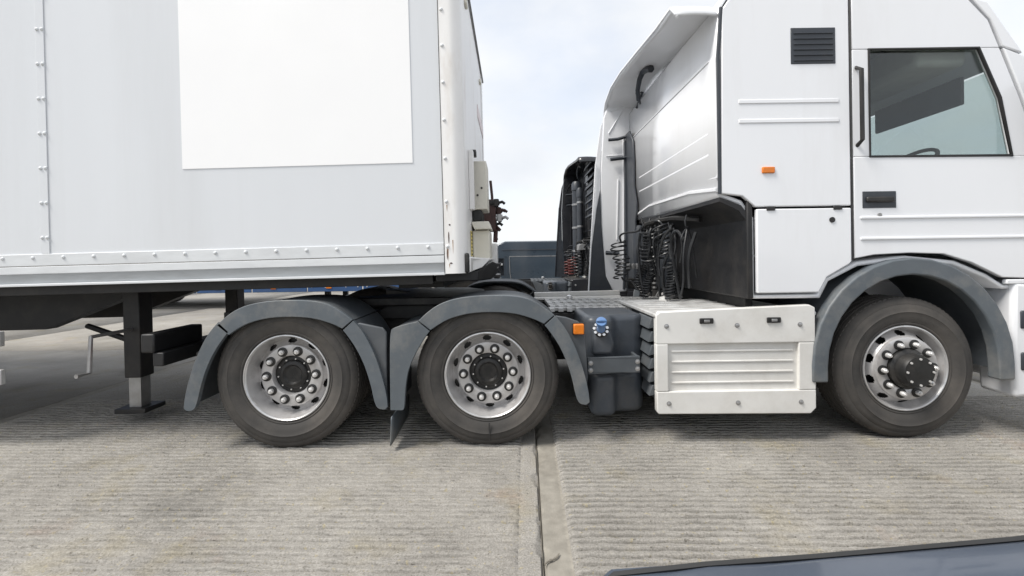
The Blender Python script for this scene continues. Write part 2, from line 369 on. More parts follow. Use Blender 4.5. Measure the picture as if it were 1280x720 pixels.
    if fine: me.shade_smooth(); me.set_sharp_from_angle(angle=R(50))
    return me
SW = 4.7; JX = 0.058; G = 0.0015
row0 = (-3.0, 6.6)
link('concrete_slab', slab(JX - SW, JX - G, *row0, 0.11, 0.105, True, 21, 0.85, -.001), ground, rot=(0, 0, YAW))
link('concrete_slab', slab(JX + G, JX + SW - G, *row0, 0.128, 0.11, True, 51, 1.25, -.012), ground, rot=(0, 0, YAW))
far = slab(0, SW - 2 * G, 0, 6.0, 0.1, 0.1, False, 1)
near = slab(0, SW - 2 * G, 0, row0[1] - row0[0], 0.1, 0.1, False, 1)
for k in (-4, -3, -2, 1, 2, 3):
    link('concrete_slab', near, ground, rot=(0, 0, YAW), loc=Matrix.Rotation(YAW, 3, 'Z') @ Vector((JX + G + k * SW, row0[0], 0)))
for rrow in range(5):
    for k in range(-4, 4):
        link('concrete_slab', far, ground, rot=(0, 0, YAW), loc=Matrix.Rotation(YAW, 3, 'Z') @ Vector((JX + G + k * SW, row0[1] + 0.01 + rrow * 6.01, 0)))
# filler in the joint and the cracked repair across the margin
jf = MB(); jf.box(JX - G, JX + G, -3, 6.6, -0.12, -0.013)
link('joint_filler', jf.mesh('joint_filler', SEAL, 0), ground, rot=(0, 0, YAW))
ck = MB()
p0, p1 = at(681, 697, 1.91), at(700, 683, 1.98)
pl = [(p0.x + (p1.x - p0.x) * t + random.uniform(-.003, .003), p0.y + (p1.y - p0.y) * t + 0.006 * math.sin(7 * t)) for t in np.linspace(0, 1, 9)]
top = [(x, y + 0.005 + 0.004 * math.sin(3 * i)) for i, (x, y) in enumerate(pl)]; bot = [(x, y - 0.005 - 0.003 * math.cos(2 * i)) for i, (x, y) in enumerate(pl)]
ck.prism(top + bot[::-1], -0.004, -0.0005, 'z')
ck.build('tar_crack', SEAL, ground, smooth=0)

# ------------------------------------------------------------------ wheels
def wheel_meshes():
    W = {}
    t = MB()
    prof = [(.292, .035), (.300, .024), (.309, .016), (.316, .006), (.322, .0045), (.327, .008), (.350, -.004), (.375, -.010), (.398, -.013), (.404, -.0165), (.409, -.012), (.430, -.009),
            (.452, -.002), (.456, .003), (.462, .0025), (.480, .013), (.494, .024), (.4985, .034), (.4995, .037)]
    tread = []
    for gx in (.075, .115, .165, .205):
        tread += [(.5055, gx - .006), (.493, gx - .0045), (.493, gx + .0045), (.5055, gx + .006)]
    prof2 = prof + [(.504, .045)] + tread + [(.504, .235)] + [(r, .28 - h) for r, h in reversed(prof)]
    t.lathe(prof2, 96)
    for k in range(84):
        a0, a1 = 2 * math.pi * k / 84, 2 * math.pi * (k + .62) / 84
        for (ya, yb) in ((.028, .056), (.224, .252)):
            vv = []
            for aa in (a0, a1):
                for (r_, y_) in ((.480, ya), (.5045, ya + (.008 if ya < .1 else 0)), (.5062, yb), (.480, yb)): vv.append((r_ * math.cos(aa), y_, r_ * math.sin(aa)))
            t.add(vv, [(0, 1, 2, 3), (7, 6, 5, 4), (0, 4, 5, 1), (1, 5, 6, 2), (2, 6, 7, 3), (3, 7, 4, 0)])
    W['tyre'] = t.mesh('tyre', RUB, 40)
    nh = 10
    def rim(conv):
        r = MB()
        lip = [(.290, .06), (.296, .034), (.304, .026), (.307, .014), (.304, .006), (.298, .004), (.292, .009), (.288, .022)]
        r.lathe(lip, 96, m=1)
        if not conv:
            r.lathe([(.288, .022), (.283, .05), (.275, .085), (.268, .115), (.262, .128)], 96)
            cone = [(.262 - .036 * k / 8, .128 - .026 * k / 8 * (0.3 + 0.7 * k / 8)) for k in range(9)]
            fl = [(.226, .102), (.224, .090), (.219, .083), (.212, .081), (.150, .081), (.143, .083), (.139, .09), (.137, .16)]
            back = .15
        else:
            r.lathe([(.288, .022), (.280, .05), (.268, .075), (.262, .07)], 96)
            cone = [(.262 - .036 * k / 8, .07 - .055 * k / 8) for k in range(9)]
            fl = [(.226, .015), (.222, .0), (.214, -.004), (.150, -.004), (.145, .0), (.142, .05)]
            back = .09
        n = 240
        def keep(i, j):
            a = (j + .5) / n * 360; h = (a - 92.0 + 18) % 36 - 18
            rr = (i + .5) / 8
            return (h / 7.6) ** 2 + ((rr - .45) / .44) ** 2 > 1
        r.lathe(cone, n, keep=keep)
        r.lathe(fl, 96)
        r.lathe([(.285, back), (.13, back)], 48, m=2)
        return r.mesh('rim', [RIM, RIM_L, DARKM], 40)
    W['rim_in'] = rim(False); W['rim_out'] = rim(True)
    h = MB()
    h.lathe([(.137, .16), (.137, .125), (.128, .118), (.105, .118), (.100, .105), (.092, .098), (.072, .096), (.066, .104), (.058, .112), (.001, .113)], 48)
    for k in range(10):
        a = R(36 * k + 9); c = (.112 * math.cos(a), .117, .112 * math.sin(a))
        h.cyl(c, (c[0], .108, c[2]), .0055, n=6, m=1)
    W['hub_in'] = h.mesh('hub', [DARKM, NUTM], 40)
    h = MB()
    h.lathe([(.142, .05), (.14, -.02), (.128, -.032), (.118, -.036), (.112, -.085), (.104, -.1), (.001, -.104)], 48)
    for k in range(8):
        a = R(45 * k); c = (.09 * math.cos(a), -.102, .09 * math.sin(a)); h.cyl(c, (c[0], -.110, c[2]), .008, n=6, m=1)
    W['hub_out'] = h.mesh('hub', [DARKM, NUTM], 40)
    nu = MB()
    nu.lathe([(.0345, 0.001), (.0345, -.006), (.031, -.008), (.0150, -.008)], 24, m=1)
    nu.lathe([(.0172, -.006), (.0172, -.028), (.0155, -.031), (.0100, -.032), (.0095, -.040), (.008, -.042), (.0005, -.042)], 12, m=0)
    W['nut'] = nu.mesh('wheel_nut', [NUTM, DARKM], 30)
    b = MB()
    for s_ in (0,):
        b.lathe([(.285, .24), (.285, .05), (.20, .05), (.20, .0)], 48)
    W['back'] = b.mesh('brake_drum', DARKM, 40)
    return W
WM = wheel_meshes()
for _m in WM.values(): _m.transform(Matrix.Scale(1.02, 4))
def wheel(parent, x, y, z, rz=0, kind='in', detail=True, phase=None):
    wq = part('wheel', parent, (x, y, z), rz)
    link('tyre', WM['tyre'], wq)
    link('rim', WM['rim_' + kind], wq); link('hub', WM['hub_' + kind], wq)
    if detail:
        yy = .0826 if kind == 'in' else -.0041
        for k in range(10):
            a = R(92 - 18 + 36 * k)
            link('wheel_nut', WM['nut'], wq, loc=(.182 * math.cos(a), yy, .182 * math.sin(a)), rot=(0, a, 0))
    return wq
def tyre_only(parent, x, y, z):
    return link('inner_tyre', WM['tyre'], parent, loc=(x, y, z))

# ------------------------------------------------------------------ tractor
Y0 = 3.10               # distance of the outer tyre face of the nearer tractor
AX = at(609.5, 470, Y0).x
AX2 = at(357, 470, Y0).x
STEER = 2.85
def q(px, py, yl):      # a point in tractor coordinates (x forward, y across from the offside, z up)
    p = at(px, py, Y0 + yl); return Vector((p.x, yl, p.z))
def xz(pts, yl): return [(q(a, b, yl).x, q(a, b, yl).z) for a, b in pts]

def bolt_mesh(r=.011, h=.008):
    b = MB(); b.lathe([(r * 1.6, 0), (r * 1.6, -.002), (r, -.003), (r, -h), (r * .6, -h - .002), (0.0004, -h - .002)], 10)
    return b.mesh('bolt', STEEL, 30)
BOLT = bolt_mesh()

OUT_MID = [(523, 401), (533, 391), (547, 381), (565, 374), (590, 370), (620, 369), (645, 370), (663, 374), (680, 384), (693, 394)]
IN_MID = [(680, 405), (668, 399), (645, 392), (620, 390), (590, 391), (565, 397), (551, 404), (538, 413)]
OUT_FR = [(694, 395), (703, 405), (711, 417), (722, 440), (731, 468), (736, 490), (737, 503)]
IN_FR = [(733, 506), (724, 505), (720, 495), (716, 475), (708, 450), (697, 428), (684, 410), (681, 407)]
OUT_RE = [(488, 513), (487, 440), (488, 413), (492, 410), (505, 406), (522, 402)]
IN_RE = [(537, 414), (533, 419), (520, 440), (511, 460), (507, 480), (505.5, 511), (503, 513)]
def guard_piece(name, parent, outer, inner, dx=0, dy=0, mir=None, m=SLATE, depth=.56, far=False, y_front=-.05, label=None):
    def tr(p):
        x = 2 * mir - p[0] if mir is not None else p[0]
        return (x + dx, p[1] + dy)
    def chaikin(ps):
        for _ in range(2):
            nn = [ps[0]]
            for a_, b_ in zip(ps[:-1], ps[1:]): nn += [(a_[0] * .75 + b_[0] * .25, a_[1] * .75 + b_[1] * .25), (a_[0] * .25 + b_[0] * .75, a_[1] * .25 + b_[1] * .75)]
            ps = nn + [ps[-1]]
        return ps
    o = chaikin(xz([tr(p) for p in outer], y_front)); i = chaikin(xz([tr(p) for p in inner], y_front))
    y0, y1 = (y_front, y_front + .035) if not far else (2.5 - y_front - .035, 2.5 - y_front)
    yb0, yb1 = (y_front + .03, y_front + depth) if not far else (2.5 - y_front - depth, 2.5 - y_front - .03)
    g = MB(); g.prism(o + i, y0, y1)
    ob = g.build(name, m, parent, bevel=.012, seg=3)
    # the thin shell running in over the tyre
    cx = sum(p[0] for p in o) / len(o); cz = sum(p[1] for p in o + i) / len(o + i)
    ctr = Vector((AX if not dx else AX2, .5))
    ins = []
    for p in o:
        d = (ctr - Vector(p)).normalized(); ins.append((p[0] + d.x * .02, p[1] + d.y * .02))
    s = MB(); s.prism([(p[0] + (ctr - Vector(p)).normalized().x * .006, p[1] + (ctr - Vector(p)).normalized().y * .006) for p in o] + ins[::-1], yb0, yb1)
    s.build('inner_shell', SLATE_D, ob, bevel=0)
    return ob

def build_tractor(loc, label, P, skirt, full=True):
    """P: cab paint.  The offside (towards the camera) is y = 0, the nearside y = 2.5"""
    T = thing('tractor_unit', label, 'truck', loc, None)
    axles = (AX, AX2) if full else (AX - .68,)
    rear = -2.62 if full else -1.62
    # --- frame
    for y in (.82, 1.60):
        m = MB(); m.prism([(y, .66), (y + .08, .66), (y + .08, .672), (y + .012, .672), (y + .012, .888), (y + .08, .888), (y + .08, .90), (y, .90)] if y < 1 else
                          [(y, .66), (y + .08, .66), (y + .08, .90), (y, .90), (y, .888), (y + .068, .888), (y + .068, .672), (y, .672)], rear, 3.95, 'x')
        m.build('frame_rail', BLACK, T)
    for x in (-2.55, -1.9, -.9, .42, 1.3) if full else (-1.6, -.9, .42, 1.3):
        xbox('cross_member', (x, x + .09, .84, 1.66, .70, .86), BLACK, T)
    for x in axles:
        m = MB(); m.cyl((x, .30, .517), (x, 2.2, .517), .075, n=16)
        m.lathe([(.02, .85), (.20, .98), (.24, 1.15), (.24, 1.35), (.20, 1.52), (.02, 1.65)], 20, (x, 0, .517))
        m.build('axle', BLACK, T)
        for y in (.62, 1.66):
            m = MB(); m.lathe([(.02, .40), (.13, .41), (.15, .47), (.125, .53), (.15, .59), (.125, .65), (.14, .70), (.02, .71)], 20, (x - .33, y + .11, 0), axis='z')
            m.build('air_spring', TANKM, T)
    # --- wheels
    for x in axles:
        wheel(T, x, 0, .517); tyre_only(T, x, .32, .517)
        wheel(T, x, 2.5, .517, math.pi, detail=False); tyre_only(T, x, 1.90, .517)
    wheel(T, STEER, .03, .517, 0, 'out'); wheel(T, STEER, 2.47, .517, math.pi, 'out', detail=False)
    m = MB(); m.cyl((STEER, .25, .48), (STEER, 2.25, .48), .06); m.box(STEER - .3, STEER + .3, .35, .43, .52, .60); m.box(STEER - .5, STEER + .5, .72, .80, .52, .62)
    m.build('front_axle', BLACK, T)
    # --- mudguards, both sides
    for far in (False, True):
        d0 = 0 if full else -118
        guard_piece('mudguard_crown', T, OUT_MID, IN_MID, d0, far=far)
        guard_piece('mudguard_leg', T, OUT_FR, IN_FR, d0, far=far)
        if not full:
            guard_piece('mudguard_leg', T, OUT_FR, IN_FR, d0, 2, mir=609.5, far=far); continue
        guard_piece('mudguard_leg', T, OUT_RE, IN_RE, far=far)
        dx, dy = -252.5, 6
        if not far: guard_piece('mudguard_crown', T, OUT_MID, IN_MID, dx, dy, far=far)
        guard_piece('mudguard_leg', T, OUT_FR, IN_FR, dx, dy, far=far)
        guard_piece('mudguard_leg', T, OUT_FR, IN_FR, dx, dy + 2, mir=609.5, far=far)
        ya, yb = (-.02, .0) if not far else (2.50, 2.52)
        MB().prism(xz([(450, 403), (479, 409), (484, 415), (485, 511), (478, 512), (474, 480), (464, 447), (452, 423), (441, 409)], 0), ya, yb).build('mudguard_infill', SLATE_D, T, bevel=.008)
        # flap behind the drive wheel, bellied rubber sheet
        fx = q(489, 514, -.05).x
        m = MB()
        y_a, y_b = (-.045, .46) if not far else (2.04, 2.545)
        m.grid(lambda u, v: (fx + .012 * math.sin(v * 3.1) * math.sin(u * 2.5) - .01 * v, y_a + (y_b - y_a) * u, .245 - .205 * v + (.03 * abs(u - .05) * v)), 8, 6)
        m.build('mudflap', SLATE, T, solid=.008)
    # bracing tubes under the guards
    for x in axles:
        m = MB(); m.tube([(x + .1, .85, .80), (x + .1, .5, .98), (x + .1, .0, 1.0)], .02); m.tube([(x - .62, .85, .74), (x - .62, .3, .72), (x - .62, .0, .70)], .02)
        m.build('guard_stay', BLACK, T)
    # --- marker lamp and its bracket in front of the drive wheel
    MB().prism(xz([(694, 394), (707, 396), (722, 401), (729, 409), (732, 440), (734, 470), (733, 480), (720, 450), (706, 420)], .06), .03, .06).build('lamp_bracket', SLATE_D, T, bevel=.006)
    a, b = q(717, 418, 0), q(730, 405, 0)
    if full: lamp = xbox('marker_lamp', (a.x, b.x, -.012, .03, a.z, b.z), ORANGE, T, bevel=.008, seg=3)
    if full: MB().box(a.x - .006, b.x + .006, .018, .031, a.z - .006, b.z + .006).build('lamp_base', BLACK, lamp, bevel=.003)
    # --- moulded fluid tank with blue cap
    a, b = q(730, 468, .25), q(806, 393, .25)
    up = MB()
    x0, x1, zb, zt = a.x, b.x, a.z - .02, b.z
    up.prism([(x0, .20), (x0 + .03, .14), (x0 + .20, .14), (x0 + .235, .22), (x1 - .05, .24), (x1, .30), (x1, .78), (x0, .78)], zb + .11, zt, 'z')
    tank = up.build('fluid_tank', TANKB, T, bevel=.055, seg=5)
    lo = MB()
    zl = q(760, 516, .2).z
    lo.prism([(x0 + .03, .16), (x0 + .06, .11), (x0 + .20, .11), (x0 + .235, .19), (x1 - .06, .21), (x1 - .02, .27), (x1 - .02, .78), (x0 + .03, .78)], zl, zb + .05, 'z')
    lo.build('lower_tank', TANKB, tank, bevel=.05, seg=5)
    st = q(750, 425, .14)
    nb = MB(); nb.prism([(st.x - .07, st.z - .10), (st.x + .08, st.z - .10), (st.x + .10, st.z - .02), (st.x + .07, st.z + .09), (st.x - .06, st.z + .09)], .085, .18)
    nb.build('filler_boss', TANKB, tank, bevel=.025, seg=3)
    cpt = q(751, 412, .10)
    ax = Vector((-.10, -.80, .60)).normalized()
    cp = MB(); base = cpt - ax * .012
    def disc(m, c, r0, r1, h, n=24, mm=0): m.tube([c, c + ax * h], [r0, r1], n, mm)
    rg = MB(); disc(rg, base, .058, .050, .020); rg.build('filler_ring', BLACK, tank)
    for k in range(9 if full else 0):
        u = ax.cross(Vector((1, 0, 0))).normalized(); v = ax.cross(u); th = R(40 * k)
        pq = base + ax * .019 + (u * math.cos(th) + v * math.sin(th)) * .048
        d = MB(); d.tube([pq, pq + ax * .004], .0115, 8); d.build('ring_mark', CHROME, tank)
    cap = MB(); cap.tube([base, base + ax * .03, base + ax * .05 + Vector((0, -.01, .035))], [.033, .032, .030], 20); cap.build('cap_neck', BLUEC if full else BLACK, tank)
    ct = base + ax * .05 + Vector((0, -.01, .035))
    c2 = MB(); disc(c2, ct, .040, .037, .022, 20); c2.tube([ct + ax * .022 + Vector((-.036, 0, .004)), ct + ax * .030, ct + ax * .022 + Vector((.036, 0, -.002))], .011, 8)
    c2.build('filler_cap', BLUEC if full else BLACK, tank, bevel=.003)
    # retaining band
    a, b = q(735, 468, .06), q(800, 446, .06)
    bd = MB(); bd.prism([(a.x, a.z), (b.x, a.z + .012), (b.x, b.z + .006), (a.x, b.z - .004)], .06, .085)
    bd.box(a.x, b.x, .06, .11, b.z - .014, b.z - .006); bd.box(a.x, b.x, .06, .11, a.z + .008, a.z + .016); bd.box(b.x - .02, b.x, .085, .75, a.z + .02, b.z)
    band = bd.build('tank_band', SLATE_D, T, bevel=.003)
    for (bx_, bz_) in ((738.5, 454), (738.5, 463), (797, 452), (797, 461)):
        p = q(bx_, bz_, .06); link('bolt', BOLT, band, loc=(p.x, .06, p.z))
    # little filler dome on top of the tank behind
    p = q(744, 391, .55); m = MB(); m.lathe([(.075, -.05), (.075, .02), (.05, .035), (.001, .04)], 20, (p.x, .55, p.z - .02), axis='z'); m.build('breather_dome', SLATE, T)
    # --- box with louvred end and the painted skirt
    sx = q(819, 400, .0).x
    zt, zb = q(818, 392, 0).z, q(822, 517, 0).z
    top = MB(); top.prism([(sx - .01, .0), (2.18, .0), (2.18, 1.02), (sx - .01, 1.04)], zt - .03, zt, 'z')
    top.build('step_deck', ALU if full else BLACK, T, bevel=.008)
    for k in range(6):
        xbox('tread_rib', (sx + .04 + k * .0, 2.1, .10 + k * .15, .125 + k * .15, zt - .002, zt + .006), ALU if full else BLACK, T, bevel=.002, seg=1)
    xbox('battery_box', (sx + .03, 2.1, .06, .80, zb + .06, zt - .036), SLATE_D, T, bevel=.01)
    for k in range(6):
        z = zb + .11 + k * .098
        m = MB(); m.prism([(sx - .035, z), (sx + .028, z + .012), (sx + .028, z + .078), (sx - .012, z + .078)], .05, .36); m.build('louvre', SLATE_D, T, bevel=.004)
    zlow = zb
    outer = [(sx, zlow + .02), (sx + .015, zlow), (2.12, zlow - .01), (2.16, zlow + .03), (2.16, zt + .05), (2.12, zt + .07), (sx + .03, zt + .02), (sx, zt - .01)]
    sk = MB()
    rx0, rx1, rz0, rz1 = sx + .085, 2.04, zlow + .16, zlow + .50
    # skirt face as a frame round a recessed field
    ring = [(rx0 - .0, rz0), (rx1, rz0), (rx1, rz1), (rx0, rz1)]
    ybk, yf = .04, -.015
    sk.prism([(sx, zlow + .02), (sx + .012, zlow), (2.12, zlow - .01), (2.16, zlow + .03), (2.16, rz0), (sx, rz0)], yf, ybk)
    sk.prism([(sx, rz1), (2.16, rz1), (2.16, zt + .03), (2.12, zt + .05), (sx + .03, zt + .012), (sx, zt - .01)], yf, ybk)
    sk.box(sx, rx0, yf, ybk, rz0 + .0005, rz1 - .0005); sk.box(rx1, 2.16, yf, ybk, rz0 + .0005, rz1 - .0005)
    skirt_o = sk.build('side_skirt', skirt, T, bevel=.007, seg=3)
    m = MB(); m.box(rx0 - .02, rx1 + .02, .012, .036, rz0 - .02, rz1 + .02); m.build('skirt_recess', skirt, skirt_o)
    for (bx_, bz_) in ((sx + .075, zt - .09), (sx + .085, zlow + .075), (1.6, zt - .09), (2.05, zt - .09), (1.6, zlow + .075), (2.05, zlow + .075)):
        link('bolt', BOLT, skirt_o, loc=(bx_, yf, bz_), )
    for x_ in (1.38, 1.86):
        lt = xbox('skirt_latch', (x_ - .05, x_ + .05, yf - .012, yf, zt - .075, zt - .035), BLACK, skirt_o, bevel=.008)
        MB().box(x_ - .02, x_ + .02, yf - .018, yf - .0125, zt - .064, zt - .046).build('latch_button', STEEL, lt, bevel=.003)
    for k in range(4): xbox('skirt_rib', (rx0 + .03, rx1 - .03, .004, .0125, rz0 + .05 + k * .075, rz0 + .064 + k * .075), skirt, skirt_o, bevel=.004)
    # pipe and rod between tank and box
    m = MB(); a, b = q(787, 403, .35), q(825, 409, .35); m.tube([a, (a + b) / 2 + Vector((0, 0, -.01)), b], .014); m.tube([q(790, 432, .4), q(800, 442, .3)], .012)
    m.build('stay_rod', STEEL, T)
    # --- catwalk planks over the frame
    zd = .905; n = 7; x0, x1 = q(686, 382, .82).x, 1.62
    for k in range(n):
        y = .72 + k * .155
        m = MB(); teeth = []
        xx = x0 + (.02 if k else 0); e = y
        # serrated near edge
        pts = []
        st = .078
        x = xx
        while x < x1 - st:
            pts += [(x, e), (x + st * .55, e), (x + st * .55, e + .075), (x + st, e + .075)]; x += st
        pts += [(x1, e + .075), (x1, e + .135), (xx, e + .135)]
        m.prism(pts, zd - .028, zd + .004 * (k % 2), 'z')
        m.build('deck_plank', ALU if full else SLATE_D, T, bevel=0, smooth=0)
    xbox('deck_bearer', (x0, 1.6, .745, .79, .70, .86), BLACK, T)
    xbox('deck_bearer', (x0, 1.6, 1.70, 1.74, .70, .88), BLACK, T)
    # bright bars lying along the nearside of the deck
    for (pa, pb, yl, hz) in () if not full else (((668, 369), (775, 366), 1.86, .028), ((664, 375), (776, 372), 1.62, .022)):
        a, b = q(*pa, yl), q(*pb, yl)
        m = MB(); m.prism([(a.x, a.z - hz), (b.x, b.z - hz), (b.x, b.z + hz), (a.x, a.z + hz)], yl, yl + .07); m.build('deck_bar', W_SKIRT, T, bevel=.006)
    p = q(712, 371, 1.58); m = MB(); m.lathe([(.03, 0), (.03, .03), (.018, .04), (.001, .042)], 14, (p.x, 1.58, p.z - .02), axis='z'); m.build('valve_knob', CHROME, T)
    # --- fifth wheel, gearbox, air tanks and added light blockers under the frame
    m = MB(); m.prism([(-1.42, .75), (-1.30, .62), (-.50, .62), (-.30, .95), (-.30, 1.55), (-.50, 1.88), (-1.30, 1.88), (-1.42, 1.75), (-1.05, 1.35), (-1.05, 1.15)], .96, 1.03, 'z')
    m.build('fifth_wheel', DARKM, T, bevel=.01)
    for y in (.70, 1.62): MB().prism([(-1.25, .84), (-.55, .84), (-.70, .96), (-1.1, .96)], y, y + .18).build('fifth_wheel_mount', BLACK, T, bevel=.005)
    for (xa, xb, y, z, r) in ((.30, .95, 1.85, .62, .16), (-.72, -.50, 1.25, .60, .13), (.35, .95, 1.1, .50, .13)):
        m = MB(); m.lathe([(.01, xa), (r * .8, xa + .02), (r, xa + .06), (r, xb - .06), (r * .8, xb - .02), (.01, xb)], 20, (0, y, z), axis='x'); m.build('air_tank', BLACK, T)
    m = MB(); m.lathe([(.1, .9), (.16, 1.0), (.20, 1.4), (.27, 1.8), (.36, 2.3), (.38, 3.4), (.2, 3.6)], 20, (0, 1.25, .66), axis='x'); m.build('gearbox', DARKM, T)
    m = MB(); m.cyl((AX + .1, 1.25, .55), (1.0, 1.25, .72), .055); m.build('propshaft', DARKM, T)
    xbox('shade_tank', (.15, 2.05, 1.86, 2.44, .22, .84), SLATE_D if full else BLACK, T, bevel=.08, seg=4)  # added tank shape, blocks light coming under the frame from the far side
    xbox('shade_box', (.55, 1.9, 1.0, 1.6, .26, .60), DARKM, T, bevel=.05, seg=3)  # added box, keeps light off the ground below the chassis
    # rear end of the frame with its lamps
    for y in (.05, 1.95):
        b_ = xbox('tail_lamp', (rear - .10, rear, y, y + .5, .70, .84), BLACK, T, bevel=.012)
        for k in range(3): MB().box(rear - .106, rear - .08, y + .03 + k * .155, y + .165 + k * .155, .715, .825).build('lens', REDL if k else ORANGE, b_, bevel=.006)
    xbox('rear_beam', (rear - .02, rear + .06, .06, 2.44, .60, .70), BLACK, T, bevel=.008)
    # --- cab
    build_cab(T, P)
    return T

def build_cab(T, P):
    RW = 1.50                                # rear wall
    body = MB()
    prof = [(RW, 1.80), (RW, 2.78), (RW + .025, 2.84), (RW + .03, 3.16), (RW + .10, 3.27), (1.75, 3.30), (3.1, 3.30), (3.45, 3.14), (3.70, 2.76), (3.98, 1.95), (4.06, 1.50), (4.08, 1.10),
            (3.55, 1.10), (3.43, 1.18), (3.20, 1.28), (2.85, 1.32), (2.50, 1.28), (2.28, 1.17), (2.22, 1.05), (1.74, 1.05), (1.74, 1.62), (1.66, 1.74)]
    n_ = len(prof); vv = [(x, .035, z) for x, z in prof] + [(x, 2.465, z) for x, z in prof]
    body.add(vv, [(i, (i + 1) % n_, (i + 1) % n_ + n_, i + n_) for i in range(n_) if i != 8])
    cab = body.build('cab', P, T, smooth=28, solid=.03)
    MB().prism([(3.695, 2.74), (3.975, 1.96), (3.985, 1.96), (3.705, 2.74)], .05, 2.45).build('windscreen', PANE, cab)
    # inside: lining, curtain, seats, wheel, dash
    xbox('roof_lining', (1.75, 3.40, .06, 2.44, 3.0, 3.03), ROOFL, cab)
    xbox('sleeper_curtain', (2.30, 2.36, .06, 2.44, 1.40, 3.0), CURT, cab, bevel=.02)
    xbox('cab_floor', (1.76, 3.9, .06, 2.44, 1.36, 1.40), LINER, cab)
    MB().prism([(3.45, 1.40), (3.92, 1.40), (3.92, 1.98), (3.70, 2.06), (3.50, 1.96)], .08, 2.42).build('dashboard', LINER, cab, bevel=.03)
    for y in (.35, 1.62):
        MB().prism([(2.50, 1.45), (3.02, 1.45), (3.04, 1.86), (2.62, 1.84), (2.50, 2.52), (2.38, 2.52), (2.46, 1.80)], y, y + .50).build('seat', LINER, cab, bevel=.05, seg=3)
        MB().prism([(2.37, 2.55), (2.47, 2.55), (2.46, 2.76), (2.37, 2.76)], y + .12, y + .38).build('headrest', LINER, cab, bevel=.03, seg=3)
    sw = MB(); sw.tube([(3.42 + .10 * math.cos(2 * math.pi * k / 24), .60 + .22 * math.sin(2 * math.pi * k / 24), 2.12 + .19 * math.cos(2 * math.pi * k / 24) * .55) for k in range(24)], .016, 6, closed=True)
    sw.tube([(3.42, .60, 2.10), (3.55, .60, 1.95)], .03); sw.tube([(3.42, .39, 2.12), (3.42, .81, 2.12)], .016); sw.build('steering_wheel', LINER, cab)
    MB().prism([(2.48, 1.42), (3.70, 1.42), (3.70, 2.02), (2.48, 2.04)], 2.40, 2.44).build('door_trim', LINER, cab)
    MB().prism([(2.48, 1.42), (3.70, 1.42), (3.70, 2.02), (2.48, 2.04)], .06, .10).build('door_trim', LINER, cab)
    xbox('ceiling_locker', (3.02, 3.40, .10, 2.40, 2.74, 2.995), ROOFL, cab, bevel=.04, seg=3)
    xbox('sun_visor', (3.50, 3.53, .25, 1.05, 2.50, 2.72), LINER, cab, bevel=.01)
    MB().tube([(2.62, .12, 2.9), (2.62, .16, 2.0), (2.66, .2, 1.6)], .014, 4).build('seat_belt', LINER, cab)
    # dark closing panel below the overhanging rear wall
    xbox('lower_rear_panel', (1.695, 1.738, .01, 2.49, 1.04, 1.76), BLACK, cab, bevel=.01)
    MB().prism([(RW + .005, 1.775), (1.66, 1.715), (1.73, 1.62), (1.70, 1.60), (1.64, 1.68), (RW + .005, 1.745)], .02, 2.48).build('lower_rear_lip', BLACK, cab)
    def panel(name, poly, m=P, par=cab, y0=.0, y1=.036, bevel=.008): 
        return MB().prism(poly, y0, y1).build(name, m, par, bevel=bevel, seg=3)
    # side panels of the sleeper and the door, gaps between
    panel('sleeper_panel', [(RW + .01, 1.80), (1.66, 1.78), (1.75, 1.70), (2.44, 1.70), (2.44, 3.20), (1.60, 3.22), (RW + .03, 3.12)])
    panel('locker_flap', [(1.76, 1.08), (2.20, 1.08), (2.26, 1.19), (2.42, 1.28), (2.44, 1.30), (2.44, 1.685), (1.76, 1.685)])
    door = MB(); wy0, wy1 = 2.06, 2.80
    door.prism([(2.46, 1.32), (2.60, 1.345), (2.85, 1.355), (3.10, 1.345), (3.30, 1.28), (3.52, 1.17), (3.80, 1.16), (3.80, 2.04), (2.46, 2.05)], 0, .036)
    door.prism([(2.46, 2.0505), (2.58, 2.0505), (2.58, 2.82), (2.46, 2.82)], .001, .036)
    door.prism([(3.60, 2.0405), (3.80, 2.0405), (3.66, 2.46), (3.52, 2.82), (3.37, 2.82), (3.52, 2.46)], .001, .036)
    door.prism([(2.46, 2.8205), (3.52, 2.8205), (3.44, 3.02), (3.30, 3.17), (2.46, 3.19)], 0, .036)
    do = door.build('door', P, T, bevel=.006, seg=2)
    dm = MB(); dm.add([(x, 2.5 - y, z) for x, y, z in door.v], [f[::-1] for f in door.f]); do2 = dm.build('door', P, T, bevel=.006)
    panel('sleeper_panel', [(RW + .01, 1.80), (1.66, 1.78), (1.75, 1.70), (2.44, 1.70), (2.44, 3.20), (1.60, 3.22), (RW + .03, 3.12)], y0=2.464, y1=2.5)
    panel('locker_flap', [(1.76, 1.08), (2.20, 1.08), (2.26, 1.19), (2.42, 1.28), (2.44, 1.30), (2.44, 1.685), (1.76, 1.685)], y0=2.464, y1=2.5)
    panel('window', [(2.56, 2.03), (3.62, 2.03), (3.54, 2.46), (3.40, 2.84), (2.56, 2.84)], PANE, do2, 2.472, 2.477, 0)
    panel('window', [(2.56, 2.03), (3.62, 2.03), (3.54, 2.46), (3.40, 2.84), (2.56, 2.84)], PANE, do, .022, .027, 0)
    panel('front_quarter', [(3.55, 1.12), (3.82, 1.12), (4.06, 1.12), (4.05, 1.5), (3.97, 1.95), (3.83, 2.02), (3.82, 1.155), (3.55, 1.155)], y0=.001); panel('front_quarter', [(3.82, 1.12), (4.06, 1.12), (4.05, 1.5), (3.97, 1.95), (3.83, 2.02)], y0=2.464, y1=2.5)
